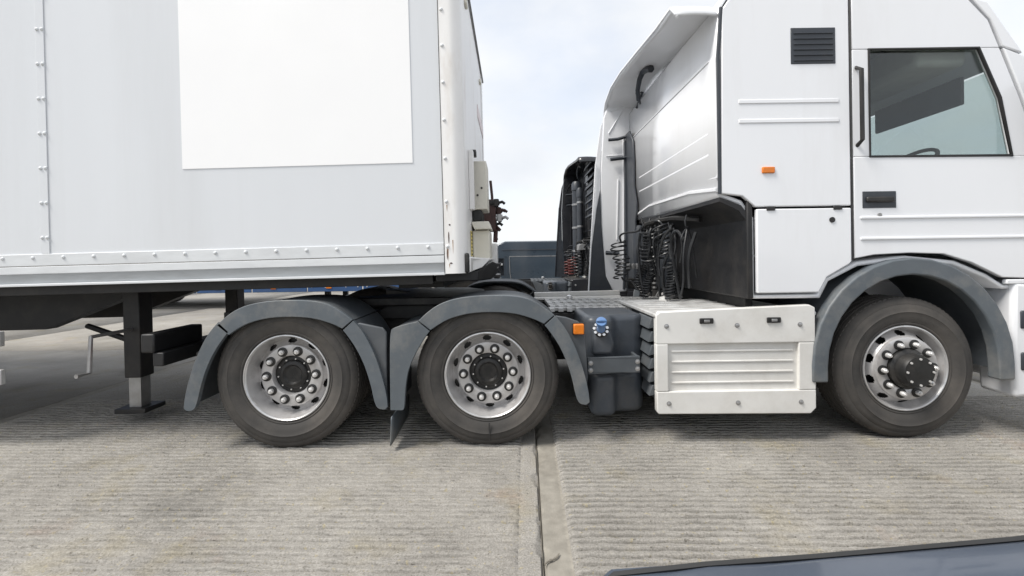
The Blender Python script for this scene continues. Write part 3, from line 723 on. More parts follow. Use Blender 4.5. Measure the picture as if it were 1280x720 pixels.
    panel('roof_side', [(3.46, 3.03), (3.54, 2.83), (3.69, 2.78), (3.44, 3.15), (3.32, 3.19)], y0=.001); panel('roof_side', [(1.60, 3.235), (2.45, 3.215), (3.30, 3.195), (3.10, 3.30), (1.75, 3.30)], y0=.001)
    panel('front_pillar', [(3.55, 2.82), (3.69, 2.46), (3.83, 2.045), (3.95, 1.99), (3.70, 2.76)], y0=.001)
    gs = MB(); fr = [(2.58, 2.05), (3.60, 2.045), (3.52, 2.46), (3.37, 2.82), (2.58, 2.82)]
    gs.tube([(x, .004, z) for x, z in fr], .012, 6, closed=True); gs.build('window_seal', BLACK, do)
    h = MB(); h.box(2.54, 2.74, -.022, .0, 1.72, 1.76); h.build('door_handle', BLACK, do, bevel=.01)
    xbox('handle_recess', (2.52, 2.76, -.004, .004, 1.68, 1.80), TANKM, do, bevel=.003)
    for z in (1.45, 1.60): 
        xbox('side_moulding', (2.50, 3.74, -.010, .004, z, z + .022), P, do, bevel=.008, seg=3)
    l = MB(); l.box(1.80, 1.89, -.014, .004, 1.94, 1.985); l.build('side_marker', ORANGE, cab, bevel=.006)
    m = MB(); m.box(1.64, 2.36, -.006, .004, 2.30, 2.33); m.box(1.64, 2.36, -.006, .004, 2.44, 2.47); m.build('sleeper_swage', P, cab, bevel=.006)
    m = MB(); m.tube([(2.452, .006, z) for z in (1.31, 1.7, 2.4, 3.19)], .007, 4); m.tube([(3.812, .006, z) for z in (1.16, 1.6, 2.03)], .007, 4); m.build('door_seal', BLACK, do)
    m = MB(); m.tube([(RW + .004, .012, 1.80), (RW + .004, .012, 2.8), (RW + .03, .012, 3.14)], .014, 6); m.build('corner_rubber', TANKM, cab)
    gr_ = xbox('air_grille', (2.02, 2.34, -.004, .004, 2.72, 2.98), TANKM, cab, bevel=.006)
    for k in range(6): MB().prism([(-.012, 2.742 + k * .039), (.002, 2.732 + k * .039), (.002, 2.754 + k * .039)], 2.04, 2.32, 'x').build('grille_slat', TANKM, gr_)
    k_ = MB(); k_.cyl((2.64, -.008, 1.63), (2.64, .002, 1.63), .014, n=14); k_.build('door_lock', STEEL, do)
    m = MB(); m.tube([(2.49, .02, 2.12), (2.49, -.045, 2.16), (2.49, -.045, 2.66), (2.49, .02, 2.70)], .014, 8); m.build('grab_handle', BLACK, do)
    for x_ in (1.86, 2.34): xbox('flap_hinge', (x_ - .03, x_ + .03, -.008, .002, 1.672, 1.70), BLACK, cab, bevel=.004)
    lock = MB(); lock.cyl((2.3, -.006, 1.6), (2.3, .004, 1.6), .02); lock.build('flap_lock', BLACK, cab)
    # wheel arch lining, steps, bumper corner
    arch = MB(); o = []; i = []
    for k in range(17):
        a = R(180 - 180 * k / 16 * 1.0); o.append((STEER + .72 * math.cos(a), .56 + .76 * math.sin(a))); i.append((STEER + .61 * math.cos(a), .54 + .66 * math.sin(a)))
    arch.prism([(STEER - .72, .44)] + o + [(STEER + .72, .44), (STEER + .61, .44)] + i[::-1] + [(STEER - .61, .44)], -.03, .06)
    ar = arch.build('wheel_arch', SLATE, T, bevel=.012, seg=3)
    ln = MB(); n_ = []
    ln.prism([(STEER - .68, .50)] + [(STEER + .68 * math.cos(R(180 - 11.25 * k)), .56 + .72 * math.sin(R(180 - 11.25 * k))) for k in range(17)] + [(STEER + .68, .50), (STEER + .665, .50)] +
             [(STEER + .665 * math.cos(R(11.25 * k)), .56 + .705 * math.sin(R(11.25 * k))) for k in range(17)] + [(STEER - .665, .50)], .061, .62)
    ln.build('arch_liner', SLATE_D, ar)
    sp = MB(); sp.prism([(3.60, .30), (4.10, .34), (4.14, 1.08), (3.60, 1.14), (3.585, .6)], .0, .25); st = sp.build('bumper_corner', P, T, bevel=.03, seg=3)
    for z in (.50, .80): xbox('step', (3.64, 3.90, -.012, .05, z, z + .13), TANKM, st, bevel=.01)
    MB().prism([(4.0, .30), (4.14, .34), (4.15, 1.08), (4.0, 1.1)], .26, 2.5).build('front_bumper', P, T, bevel=.03)
    # mirror
    m = MB(); m.box(3.80, 3.98, -.26, -.04, 2.06, 2.62); mi = m.build('door_mirror', TANKM, T, bevel=.05, seg=3)
    a = MB(); a.tube([(3.88, -.08, 2.58), (3.82, .03, 2.62)], .02); a.tube([(3.88, -.08, 2.10), (3.82, .03, 2.08)], .02); a.build('mirror_arm', TANKM, mi)
    # --- rear wall detail (faces backwards)
    def swage(y0, y1, z, hgt=.03, pr=.014):
        m = MB(); m.box(RW - pr, RW + .01, y0, y1, z - hgt / 2, z + hgt / 2); m.build('rear_swage', P, cab, bevel=.010, seg=3)
    for z in (2.66, 2.27, 2.11): swage(.14, 1.92, z)
    swage(.12, 2.30, 2.80, .022, .02)
    # bottom flange, stepping up in the middle
    m = MB(); m.tube([(RW - .008, .02, 1.83), (RW - .008, .5, 1.88), (RW - .008, 1.55, 1.90), (RW - .008, 2.1, 1.84), (RW - .008, 2.40, 1.79)], .018, 6); m.build('rear_flange', P, cab)
    m = MB(); m.tube([(RW - .004, .02, 1.92), (RW - .004, .5, 1.965), (RW - .004, 1.55, 1.985), (RW - .004, 2.1, 1.93), (RW - .004, 2.30, 2.0), (RW - .004, 2.33, 2.6)], .010, 6); m.build('rear_bead', P, cab)
    xbox('wall_vent', (RW - .012, RW + .004, 1.66, 1.86, 2.375, 2.425), BLACK, cab, bevel=.006)
    # small printed leaf mark on the upper wall
    m = MB()
    cy, cz = 1.02, 3.02
    for s_, ww in ((0, 1),):
        ps = [(cy + .075, cz + .10), (cy + .02, cz - .02), (cy - .055, cz - .09), (cy + .0, cz + .01)]
        m.prism(ps, RW + .0235, RW + .0255, 'x')
        m.prism([(cy + .095, cz + .06), (cy + .09, cz - .07), (cy + .055, cz - .10), (cy + .075, cz - .04)], RW + .0235, RW + .0255, 'x')
    m.build('wall_print', DECALB, cab, smooth=0)
    # --- roof air deflector: curved shell from the wall top back to its trailing edge
    edge = [(2.47, 3.02), (2.44, 3.22), (2.36, 3.30), (2.05, 3.37), (1.6, 3.36), (1.0, 3.29), (.45, 3.22), (.12, 3.20), (.03, 3.10)]
    m = MB(); vs = []; k = len(edge); nx = 6
    for i in range(nx + 1):
        u = i / nx
        for (y, z) in edge: vs.append((RW + .16 - (.46 * u), y, z - .03 + .03 * u + .02 * math.sin(math.pi * u) - (.0 if u > .3 else .0)))
    fs = [(i * k + j, i * k + j + 1, (i + 1) * k + j + 1, (i + 1) * k + j) for i in range(nx) for j in range(k - 1)]
    m.add(vs, fs); m.build('roof_deflector', P, T, solid=.018)
    m = MB(); m.tube([(RW - .28, y, z - .012) for y, z in edge], .012, 6); m.build('deflector_edge', P, T)
    # --- nearside air deflector standing behind the wall
    yl = 2.42
    main = xz([(759, 133), (766, 112), (790, 104), (792, 190), (783, 196), (782.5, 364), (767, 365), (757, 345), (752, 280), (750.5, 215), (754, 148)], yl)
    sd = MB().prism(main, yl - .025, yl + .01).build('side_deflector', P, T, bevel=.012, seg=3)
    rear = xz([(744, 205), (750, 160), (753.5, 150), (750, 216), (751.5, 280), (742, 300), (738, 340)], yl)
    MB().prism(rear, yl - .015, yl + .005).build('deflector_flap', P, sd, bevel=.005)
    flap = xz([(749.5, 238), (751.5, 285), (756, 346), (766, 366), (734, 366), (739, 310), (745, 262)], yl)
    MB().prism(flap, yl - .035, yl - .018).build('rubber_flap', TANKM, sd, bevel=.005)
    m = MB(); m.tube([(p[0], yl - .04, p[1]) for p in xz([(744, 206), (739, 290), (735, 365)], yl)], .010, 6); m.build('flap_edge', P, sd)
    m = MB(); m.tube([(p[0], yl - .032, p[1]) for p in xz([(778.5, 172), (779, 362)], yl)], .008, 6)
    m.tube([(p[0], yl - .030, p[1]) for p in xz([(772, 225), (770.5, 300)], yl)], .010, 6)
    m.tube([(p[0], yl - .030, p[1]) for p in xz([(757, 196), (784, 194)], yl)], .006, 6)
    m.tube([(p[0], yl - .030, p[1]) for p in xz([(762, 140), (786, 133)], yl)], .008, 6); m.tube([(p[0], yl - .030, p[1]) for p in xz([(760, 168), (790, 118)], yl)], .006, 6)
    m.build('panel_bead', P, sd)
    # dark channel between deflector and wall
    a, b = q(781.5, 300, 2.36), q(792, 178, 2.36)
    ch = MB(); ch.prism([(a.x, 1.05), (b.x + .03, 1.05), (b.x + .03, 2.86), (b.x - .02, 2.93), (a.x, 2.80)], 2.34, 2.385); ch = ch.build('deflector_hinge', TANKM, T, bevel=.006)
    MB().prism([(2.36, 1.0), (2.36, 2.90), (2.20, 2.90), (2.05, 2.74), (2.02, 2.5), (2.03, 2.2), (1.94, 2.0), (1.93, 1.9), (1.99, 1.78), (1.92, 1.0)], RW - .045, RW - .022, 'x').build('wall_gaiter', TANKM, T, bevel=.006)
    for z in (1.5, 1.95, 2.4, 2.7):
        xbox('hinge_knuckle', (b.x - .03, b.x + .05, 2.30, 2.342, z, z + .09), TANKM, ch, bevel=.012)
    # black brackets holding the deflectors
    m = MB(); m.tube([q(798, 126, 1.75), q(797, 113, 1.7), q(799.5, 99, 1.62), q(803.5, 90, 1.55), q(808, 86.5, 1.45), q(814, 86, 1.35)], [.024, .028, .031, .034, .038, .040], 6); m.tube([q(797, 115, 1.75), q(800, 130, 1.9)], [.03, .012], 6); m.build('deflector_arm', TANKM, T, bevel=.006)
    m = MB(); m.tube([q(760.5, 175, 2.34), q(772, 174, 2.34), q(782, 171, 2.34), q(788, 166, 2.32)], .020, 4); m.build('deflector_bracket', TANKM, T)
    m = MB(); m.tube([q(763, 199.5, 2.34), q(783, 197, 2.34)], .022, 4); m.build('deflector_bracket', TANKM, T); m = MB(); m.tube([q(797, 112, 2.1), q(803, 116, 2.1), (RW, 2.02, 3.12)], .018, 4); m.build('deflector_bracket', TANKM, T)
    m = MB(); m.tube([q(757, 316, 2.34), q(774, 317, 2.34)], .026, 4); m.build('deflector_bracket', TANKM, T)
    # --- what hangs behind the cab: dark bulkhead, hoses, coils
    xbox('bulkhead', (RW + .30, RW + .36, .25, 2.2, .92, 1.80), BLACK, T)
    for (y, r, z0, z1) in ((2.02, .085, .95, 1.72),):
        m = MB(); m.lathe([(.02, z0), (r, z0 + .02), (r, z1 - .1), (r * .7, z1), (.02, z1 + .01)], 18, (RW + .02, y, 0), axis='z'); m.build('air_dryer', TANKM, T)
    m = MB()
    for z in np.arange(1.0, 1.65, .05): m.lathe([(.075, z - .02), (.085, z), (.075, z + .02)], 16, (RW + .12, 1.78, 0), axis='z')
    m.build('intake_bellows', HOSE, T)
    xbox('intake_duct', (RW + .10, RW + .28, 1.35, 1.75, 1.0, 1.80), TANKM, T, bevel=.03)
    xbox('valve_block', (RW - .14, RW + .0, 1.98, 2.2, .98, 1.10), DARKM, T, bevel=.01)
    m = MB(); m.tube([q(780, 362, 1.9), q(781, 330, 1.9), q(781, 300, 1.9)], .016); m.tube([q(784, 362, 1.9), (q(785, 320, 1.9))], .010); m.build('hose_mast', STEEL if False else TANKM, T)
    def hose(pts, r=.011, mt=HOSE, nm='hose'):
        # smooth a coarse path
        ps = [Vector(p) for p in pts]
        for _ in range(2):
            nn = [ps[0]]
            for a_, b_ in zip(ps[:-1], ps[1:]): nn += [a_.lerp(b_, .25), a_.lerp(b_, .75)]
            ps = nn + [ps[-1]]
        m_ = MB(); m_.tube(ps, r, 7); return m_.build(nm, mt, T)
    def coil(a, b, r, n, w, mt=HOSE, sq=1.0):
        m_ = MB(); m_.tube(helix(a, b, r, n, 14, sq, .12), w, 6); return m_.build('coiled_hose', mt, T)
    coil(q(777, 347, 1.70), q(776, 302, 1.70), .078, 9, .0085, HOSE, 1.0)
    coil(q(815, 324, 1.25), q(811, 285, 1.20), .080, 9, .0095)
    coil(q(812, 368, 1.35), q(813, 326, 1.28), .040, 15, .0075)
    coil(q(834, 320, .95), q(828, 282, .98), .062, 8, .009)
    coil(q(803, 372, 1.45), q(801, 330, 1.45), .036, 14, .0075)
    coil(q(842, 372, .85), q(838, 330, .85), .048, 12, .0085)
    rr_ = random.Random(5)
    for k_ in range(16):
        xa_ = rr_.uniform(798, 868); ya_ = rr_.uniform(268, 292); yl_ = 1.45 - (xa_ - 798) / 70 * 1.0
        xb_ = xa_ + rr_.uniform(-14, 14); dp_ = rr_.uniform(20, 70)
        hose([q(xa_, ya_, yl_), q(xa_ + rr_.uniform(-9, 9), ya_ + dp_ * .5, yl_ - .05), q((xa_ + xb_) / 2, ya_ + dp_, yl_), q(xb_, rr_.uniform(300, 376), yl_ + .05)], rr_.choice((.007, .009, .012)))
    hose([q(776, 302, 1.70), q(774, 295, 1.68), q(780, 291, 1.6), q(797, 290, 1.5), q(802, 284, 1.45)])
    hose([q(811, 286, 1.20), q(806, 280, 1.2), q(800, 290, 1.3), q(798, 315, 1.4), q(800, 345, 1.4), q(806, 366, 1.4)], .014)
    hose([q(829, 282, .98), q(823, 275, 1.0), q(815, 278, 1.1), q(812, 284, 1.2)], .012)
    hose([q(834, 318, .95), q(830, 330, .95), q(828, 350, 1.0), q(832, 372, 1.0)], .015)
    hose([q(840, 285, .8), q(832, 291, .85), q(826, 305, .9), q(822, 325, 1.0), q(825, 345, 1.0)], .012)
    hose([q(855, 300, .6), q(845, 285, .7), q(838, 300, .8), q(842, 330, .8), q(850, 372, .8)], .014)
    hose([q(870, 290, .5), q(860, 320, .55), q(862, 360, .6)], .016)
    hose([q(777, 346, 1.7), q(780, 352, 1.7), q(790, 350, 1.7), q(796, 362, 1.6)], .010)
    m = MB(); m.tube([q(806, 281, 1.15), q(822, 276, 1.05), q(843, 273, .85), (RW + .1, .55, 1.66)], .024, 6); m.tube([q(842, 280, .9), q(833, 285, .95), q(826, 290, 1.0)], .012, 6)
    m.build('hose_rail', DARKM, T)
    m = MB(); p = q(787, 333, 1.68)
    for k in range(3): m.box(p.x - .03 + k * .05, p.x + .005 + k * .05, 1.66, 1.72, p.z - .03, p.z + .03)
    m.build('gladhand_block', STEEL, T, bevel=.006)
    m = MB(); p = q(831, 376, .9); m.lathe([(.05, -.04), (.055, .0), (.045, .035), (.001, .045)], 16, (p.x, .9, p.z), axis='z'); m.build('filler_lid', W_SKIRT, T)

def tractor_stack(T):
    """upright intake and exhaust stacks on the rear wall of the second tractor"""
    RW = 1.50
    for (y, r, z0, z1) in ((1.55, .10, 1.0, 3.0), (1.15, .06, 1.0, 2.8)):
        m = MB(); m.lathe([(.02, z0), (r, z0 + .03), (r, z1 - .2), (r * 1.12, z1 - .19), (r * 1.12, z1 - .05), (r * .8, z1), (.02, z1 + .01)], 18, (RW - .12, y, 0), axis='z')
        s_ = m.build('intake_stack', TANKM, T)
        for z in (1.5, 2.0, 2.5):
            k = MB(); k.lathe([(r * 1.01, z - .02), (r * 1.12, z - .02), (r * 1.12, z + .02), (r * 1.01, z + .02)], 18, (RW - .12, y, 0), axis='z'); k.build('clamp', STEEL, s_)
    for k in range(8):
        z = 2.15 + .14 * k
        m = MB(); m.prism([(RW - .05, z), (RW + .01, z + .03), (RW + .01, z + .05), (RW - .05, z + .03)], .15, .95); m.build('wall_louvre', TANKM, T)
    def coil(a, b, r, n, w, mt):
        m_ = MB(); m_.tube(helix(a, b, r, n, 14), w, 6); m_.build('coiled_hose', mt, T)
    coil((1.22, 1.2, 1.35), (1.22, 1.25, 1.0), .08, 6, .014, HOSER)
    coil((1.28, .9, 1.45), (1.28, .9, 1.0), .07, 7, .014, HOSE)
    coil((1.16, 1.55, 1.30), (1.16, 1.55, 1.0), .07, 5, .014, HOSER)
    m = MB(); m.box(1.30, 1.44, .85, 1.15, 1.5, 1.62); m.box(1.33, 1.42, 1.25, 1.4, 1.42, 1.6); m.build('valve_block', STEEL, T, bevel=.01)

T1 = build_tractor((0, Y0, 0), 'white tractor unit coupled under the grey box trailer, amber lamp and blue tank cap', W_PAINT, W_SKIRT)
T2 = build_tractor((0.05, Y0 + 4.75, 0), 'black tractor unit parked behind the white cab, no trailer attached', B_PAINT, B_PAINT, full=False)
tractor_stack(T2)
MB().prism([(AX + .004, .185), (AX + .013, .185), (AX + .011, .11), (AX + .007, .045), (AX + .004, .11)], -.020, -.0135).build('sidewall_cut', INK, T1)

# ------------------------------------------------------------------ box trailer
PIV = Vector((-1.0, Y0, 1.18))
TR = thing('box_trailer', 'grey riveted box trailer with white corner post and blank white panel', 'trailer', PIV)
TR.rotation_euler.y = -R(0.8)
def tq(px, py, yl):
    p = at(px, py, Y0 + yl); v = p - PIV
    v = Matrix.Rotation(R(0.8), 3, 'Y') @ v
    return Vector((v.x, v.y, v.z))
XF = tq(583, 300, 0).x; XP = tq(555.5, 300, 0).x      # front wall, rear edge of the post
L = -12.9; ZB = tq(556, 341, 0).z; ZT = ZB + 2.36
zr = [tq(520, y, 0).z for y in (305, 320, 329.5, 341.5, 344)]
# side skin and the banded bottom rail
sk = MB(); sk.box(L, XP - .004, .012, .05, zr[0], ZT); side = sk.build('side_panel', GREY_GRP, TR)
sk = MB(); sk.box(L, XP - .004, 2.50, 2.54, zr[0], ZT); sk.build('side_panel', GREY_GRP, TR)
MB().box(L, XP - .003, .004, .05, zr[1] + .004, zr[0] + .003).build('rivet_rail', RAIL_A, TR, bevel=.003)
MB().box(L, XP - .003, .0, .05, zr[2], zr[1]).build('bottom_rail', RAIL_A, TR, bevel=.004)
MB().prism([(.006, zr[2] - .0005), (.05, zr[2] - .0005), (.05, zr[3]), (.022, zr[3])], L, XP - .003, 'x').build('bottom_rail', RAIL_B, TR)  # lower band facing down, its shade carried by the darker colour
MB().box(L, XP - .003, -.004, .05, zr[4] - .004, zr[3] - .0005).build('bottom_lip', RAIL_A, TR, bevel=.003)
sl_ = MB(); sl_.tube([(L, .0035, zr[1] + .002), (XP - .01, .0035, zr[1] + .002)], .003, 4); sl_.build('sealant_line', DARKM, TR)
RV = MB(); RV.lathe([(.0125, 0), (.0125, -.003), (.0100, -.0065), (.005, -.0088), (.0004, -.0095)], 12)
RVM = RV.mesh('rivet', RAIL_A, 40)
x0r = tq(535, 308, 0).x; zrv = tq(520, 309, 0).z
for k in range(16): link('rivet', RVM, TR, loc=(x0r - .2185 * k, .004, zrv))
rest = MB()
for k in range(16, 55): rest.lathe([(.0125, .004), (.01, -.003), (.0004, -.0055)], 8, (x0r - .2185 * k, 0, zrv))
ro = rest.build('rivets', RAIL_A, TR); ro['kind'] = 'stuff'
# vertical joint strips along the side
for xj in (-2.35, -4.8, -7.2, -9.6):
    s_ = MB().box(xj - .03, xj + .03, .006, .012, zr[0] + .004, ZT).build('joint_strip', GREY_GRP, TR, bevel=.002)
    for k in range(9):
        for d in (-.018, .018): link('rivet', RVM, s_, loc=(xj + d, .006, zr[0] + .12 + k * .25))
# front corner post: flat flange then a rounded nose
po = []
for k in range(13):
    a = R(90 * k / 12); po.append((XF - .09 + .09 * math.sin(a), .085 - .09 * math.cos(a)))
outl = [(XP, .02), (XP, -.004), (XP + .045, -.005)] + po + [(XF, .30), (XF - .03, .30), (XF - .03, .09), (XF - .09, .05), (XP, .05)]
post = MB(); zpb = tq(570, 341, 0).z
post.prism(outl, zpb - .005, ZT + .03, 'z')
PO = post.build('corner_post', W_POST, TR, smooth=30)
for py_ in (12, 57, 103, 150, 198, 252, 308):
    p = tq(555 + py_ * .0155 + 1.2, py_, 0); link('rivet', RVM, PO, loc=(XP + .022, -.0045, p.z))
for k in range(3): link('rivet', RVM, PO, loc=(XP + .022, -.0045, tq(556, 12, 0).z + .27 * (k + 1)))
sm = MB(); sm.tube([(XP - .002, -.003, zpb), (XP - .002, -.003, ZT)], .0032, 4); sm.build('post_seam', DARKM, PO)
# dents, scrape marks of rust on the foot of the post
rs = MB()
for (px, py, w_, h_) in ((561, 297, .005, .05), (564, 329, .012, .006), (570, 331, .007, .004), (577, 284, .006, .02), (562, 281, .008, .008), (559, 318, .004, .05), (571, 222, .010, .010)):
    p = tq(px, py, -.004); n_ = 9
    ps = [(p.x + w_ * (.7 + .3 * random.random()) * math.cos(2 * math.pi * i / n_), p.z + h_ * (.7 + .3 * random.random()) * math.sin(2 * math.pi * i / n_)) for i in range(n_)]
    if p.x < XF - .09: rs.prism(ps, -.0064, -.0052)
rs.build('rust_chip', RUST, PO, smooth=0)
dr = MB()
for (px, py, ln_) in ((560, 311, .085), (558.5, 256, .05), (566, 300, .10), (572, 318, .06), (578, 296, .05), (562, 330, .03), (575, 334, .02)):
    p = tq(px, py, -.004); w_ = .0035
    if p.x < XF - .085: dr.prism([(p.x - w_, p.z), (p.x + w_, p.z), (p.x + w_ * .6, p.z - ln_ * .6), (p.x + w_ * .2, p.z - ln_), (p.x - w_ * .3, p.z - ln_ * .7)], -.0060, -.0054)
dr.build('rust_drip', mat('rust_stain', (0.40, 0.26, 0.16), .8, var=.3, scale=60), PO, smooth=0)
# dark rubbing strip at the foot of the post
a, b = tq(580, 338, 0), tq(585, 316, 0)
rb = MB(); rb.box(XF - .02, XF + .012, .02, .075, a.z - .02, b.z); rb.build('rubbing_pad', DARKM, PO, bevel=.012)
# front wall, far post, roof
fwall = MB(); fwall.box(XF - .04, XF - .004, .301, 2.20, ZB - .02, ZT); FWL = fwall.build('front_wall', W_POST, TR)
fp = MB(); fp.prism([(x, 2.54 - (y - .0)) for x, y in outl], zpb - .005, ZT + .03, 'z'); fp.build('corner_post', W_POST, TR, smooth=30)
MB().box(L, XF - .02, .0, 2.55, ZT + .0005, ZT + .05).build('roof', GREY_GRP, TR, bevel=.01)
m = MB(); m.tube([(XF + .004, .03, ZT + .03), (XF + .004, 2.52, ZT + .03)], .014, 6); m.build('roof_edge', STEEL, TR)
for y in (.35, 1.9): xbox('marker_lamp', (XF - .004, XF + .02, y, y + .10, ZT - .22, ZT - .18), REDL if False else CREAM, TR, bevel=.008)
m = MB(); m.box(XF - .004, XF + .003, 1.5, 2.35, ZT - .75, ZT - .62); m.build('faded_stripe', mat('faded_red_stripe', (0.80, 0.70, 0.70), .5, var=.1, scale=6), TR)
# rear doors
m = MB(); m.box(L - .04, L, .02, 1.265, ZB, ZT); m.build('rear_door', GREY_GRP, TR); m = MB(); m.box(L - .04, L, 1.275, 2.52, ZB, ZT); m.build('rear_door', GREY_GRP, TR)
# blank white panel on the side
a, b = tq(515.5, 203, 0), tq(300, 203, 0)
MB().box(-1.35, a.x, .008, .012, a.z, ZT - .12).build('blank_poster_panel', VINYL, TR)
# --- front wall fittings
xbox('front_channel', (XF - .002, XF + .035, .34, .42, tq(588, 262, .36).z, tq(588, 188, .36).z), W_POST, FWL, bevel=.004)
a, b = tq(590.5, 262, .55), tq(607.5, 201, .55)
bx1 = xbox('cable_box', (a.x + .005, b.x, .55, .88, a.z, b.z), CREAM, TR, bevel=.006)
for (px, py) in ((597, 244), (602, 235)):
    p = tq(px, py, .55); k = MB(); k.cyl((p.x, .546, p.z), (p.x, .552, p.z), .009, n=10); k.build('screw', DARKM, bx1)
m = MB(); m.box(XF + .0, XF + .022, .47, .52, tq(590, 262, .5).z, tq(590, 190, .5).z); m.box(XF, XF + .05, .47, .54, tq(590, 196, .5).z, tq(590, 188, .5).z); m.build('grab_rail', DARKM, FWL, bevel=.006)
a, b = tq(594, 287, .5), tq(611, 277, .5)
m = MB(); m.prism([(XF, a.z + .045), (XF + .02, a.z), (b.x + .02, a.z), (b.x, b.z), (XF, b.z)], .46, .80); m.build('shelf_bracket', CREAM, TR, bevel=.004)
m = MB(); m.box(XF + .0, XF + .08, .55, .85, tq(600, 277, .6).z, tq(600, 262, .6).z - .01); m.build('cable_gland', DARKM, TR, bevel=.01)
a, b = tq(595, 321, .55), tq(612, 288, .55)
xbox('connector_box', (XF, b.x, .52, .92, a.z - .03, b.z), CREAM, TR, bevel=.008)
a, b = tq(612, 328, .95), tq(621, 304, .95)
xbox('connector_box', (XF, b.x, .95, 1.25, a.z - .06, b.z), W_POST, TR, bevel=.008)
# yellow sticker with rows of small print
a, b = tq(585.5, 320, .22), tq(592, 287, .22)
stk = MB(); stk.box(XF + .0005, XF + .003, .33, .46, a.z, b.z); st_o = stk.build('warning_sticker', YELLOW, TR)
pr = MB()
for k in range(7):
    z = a.z + (b.z - a.z) * (k + .5) / 7
    for (ya, yb) in ((.34, .37), (.378, .40), (.41, .45)): pr.box(XF + .003, XF + .0036, ya, yb - random.uniform(0, .01), z - .006, z + .006)
pr.build('small_print', INK, st_o, smooth=0)
# couplings reaching out of the front wall
m = MB()
p = tq(622, 262, 1.25)
m.box(XF, p.x - .02, 1.20, 1.35, p.z - .22, p.z + .10); CB = m.build('coupling_bracket', RUST, TR, bevel=.01)
for (dx, dy, dz, s_, mt) in ((.0, 0, .06, .055, DARKM), (.02, .12, -.01, .05, RUST), (.03, .02, -.09, .05, STEEL), (.0, .16, .0, .06, DARKM), (-.03, .05, -.15, .055, DARKM)):
    k = MB(); c = (p.x + dx, 1.22 + dy, p.z + dz)
    k.cyl((c[0] - .08, c[1], c[2]), (c[0] + .02, c[1], c[2] + .01), s_ * .6, n=10); k.box(c[0] - .03, c[0] + .01, c[1] - .04, c[1] + .04, c[2] - .035, c[2] + .04)
    k.tube([(c[0], c[1], c[2]), (c[0] + .05, c[1] - .01, c[2] + .012), (c[0] + .075, c[1] - .01, c[2] - .01)], .016, 6)
    k.build('coupling', mt, TR, bevel=.004)
m = MB(); m.tube([tq(613, 226, 1.3), tq(615, 245, 1.3), tq(617, 280, 1.28), tq(621, 300, 1.25)], .014, 6); m.tube([tq(617, 280, 1.28), tq(625, 288, 1.25)], .018, 6); m.tube([tq(620, 285, 1.27), tq(619, 303, 1.27)], .022, 6)
m.build('coupling_pipe', RUST, TR)
# white lower apron with the black rubber-edged underside
y0_, y1_ = .10, 2.42
za, zb_ = tq(590, 322, .2).z, tq(584, 340, .1).z
ap = MB(); nose = tq(614, 326, .35).x
vs = [(XF - .02, y0_ - .06, za + .0), (XF + .02, y0_ - .03, za), (nose, .38, za - .015), (nose, 2.2, za - .015), (XF - .02, y1_, za),
      (XF - .02, y0_ - .06, zb_), (XF + .02, y0_ - .03, zb_), (nose - .10, .38, zb_ + .02), (nose - .10, 2.2, zb_ + .02), (XF - .02, y1_, zb_)]
ap.add(vs, [(0, 1, 2, 3, 4), (9, 8, 7, 6, 5), (0, 5, 6, 1), (1, 6, 7, 2), (2, 7, 8, 3), (3, 8, 9, 4), (4, 9, 5, 0)])
ap.build('front_apron', W_POST, TR, bevel=.006)
ap = MB(); n2 = tq(622, 335, .6).x
vs = [(XF - .25, .12, zb_ - .001), (XF + .06, .20, zb_ + .005), (nose + .01, .45, za - .03), (n2, .62, za - .06), (n2, 2.1, za - .06), (XF - .25, 2.4, zb_ - .001),
      (XF - .25, .12, zb_ - .07), (XF + .06, .20, zb_ - .07), (nose - .06, .48, zb_ - .08), (n2 - .05, .62, zb_ - .08), (n2 - .05, 2.1, zb_ - .08), (XF - .25, 2.4, zb_ - .07)]
ap.add(vs, [(0, 1, 2, 3, 4, 5), (11, 10, 9, 8, 7, 6)] + [(i, i + 6, (i + 1) % 6 + 6, (i + 1) % 6) for i in range(6)])
ap.build('apron_underside', BLACK, TR, bevel=.008)
pts_ = [tq(584, 321, .09), tq(598, 322, .2), tq(613.5, 323, .33), tq(603, 334, .24), tq(585, 341, .09)]
apm = MB(); apm.add([tuple(p) for p in pts_] + [(p.x - .01, p.y + .03, p.z) for p in pts_], [(4, 3, 2, 1, 0), (5, 6, 7, 8, 9)] + [(i, (i + 1) % 5, (i + 1) % 5 + 5, i + 5) for i in range(5)])
apm.build('apron_plate', W_POST, TR, bevel=.004)
# --- underframe
for y in (.12, 2.36): xbox('side_beam', (L, XF - .27, y, y + .06, zr[4] - .075, zr[4] - .006), BLACK, TR, bevel=.004)
for k in range(24): xbox('floor_bearer', (L + .3 + k * .52, L + .36 + k * .52, .18, 2.36, zr[4] - .07, zr[4] - .012), BLACK, TR, bevel=0)
for y in (.78, 1.62): MB().prism([(L, zr[4] - .42), (-3.2, zr[4] - .42), (-2.3, zr[4] - .095), (XF - .3, zr[4] - .09), (XF - .3, zr[4] - .075), (L, zr[4] - .075)], y, y + .10).build('main_beam', BLACK, TR)
MB().box(L, XF - .27, .06, 2.48, zr[4] - .011, zr[4] + .004).build('floor_deck', BLACK, TR)
xbox('coupler_plate', (.02, XF - .27, .62, 1.9, zr[4] - .13, zr[4] - .0715), DARKM, TR, bevel=.004)
gz = -PIV.z
for y in (.55, 1.85):
    leg = xbox('landing_leg', (-2.30, -2.16, y, y + .14, gz + .42, zr[4] - .012), BLACK, TR, bevel=.008)
    MB().box(-2.28, -2.18, y + .02, y + .12, gz + .17, gz + .43).build('inner_leg', STEEL, leg)
    MB().box(-2.36, -2.10, y - .04, y + .18, gz + .13, gz + .17).build('foot', BLACK, leg, bevel=.006)
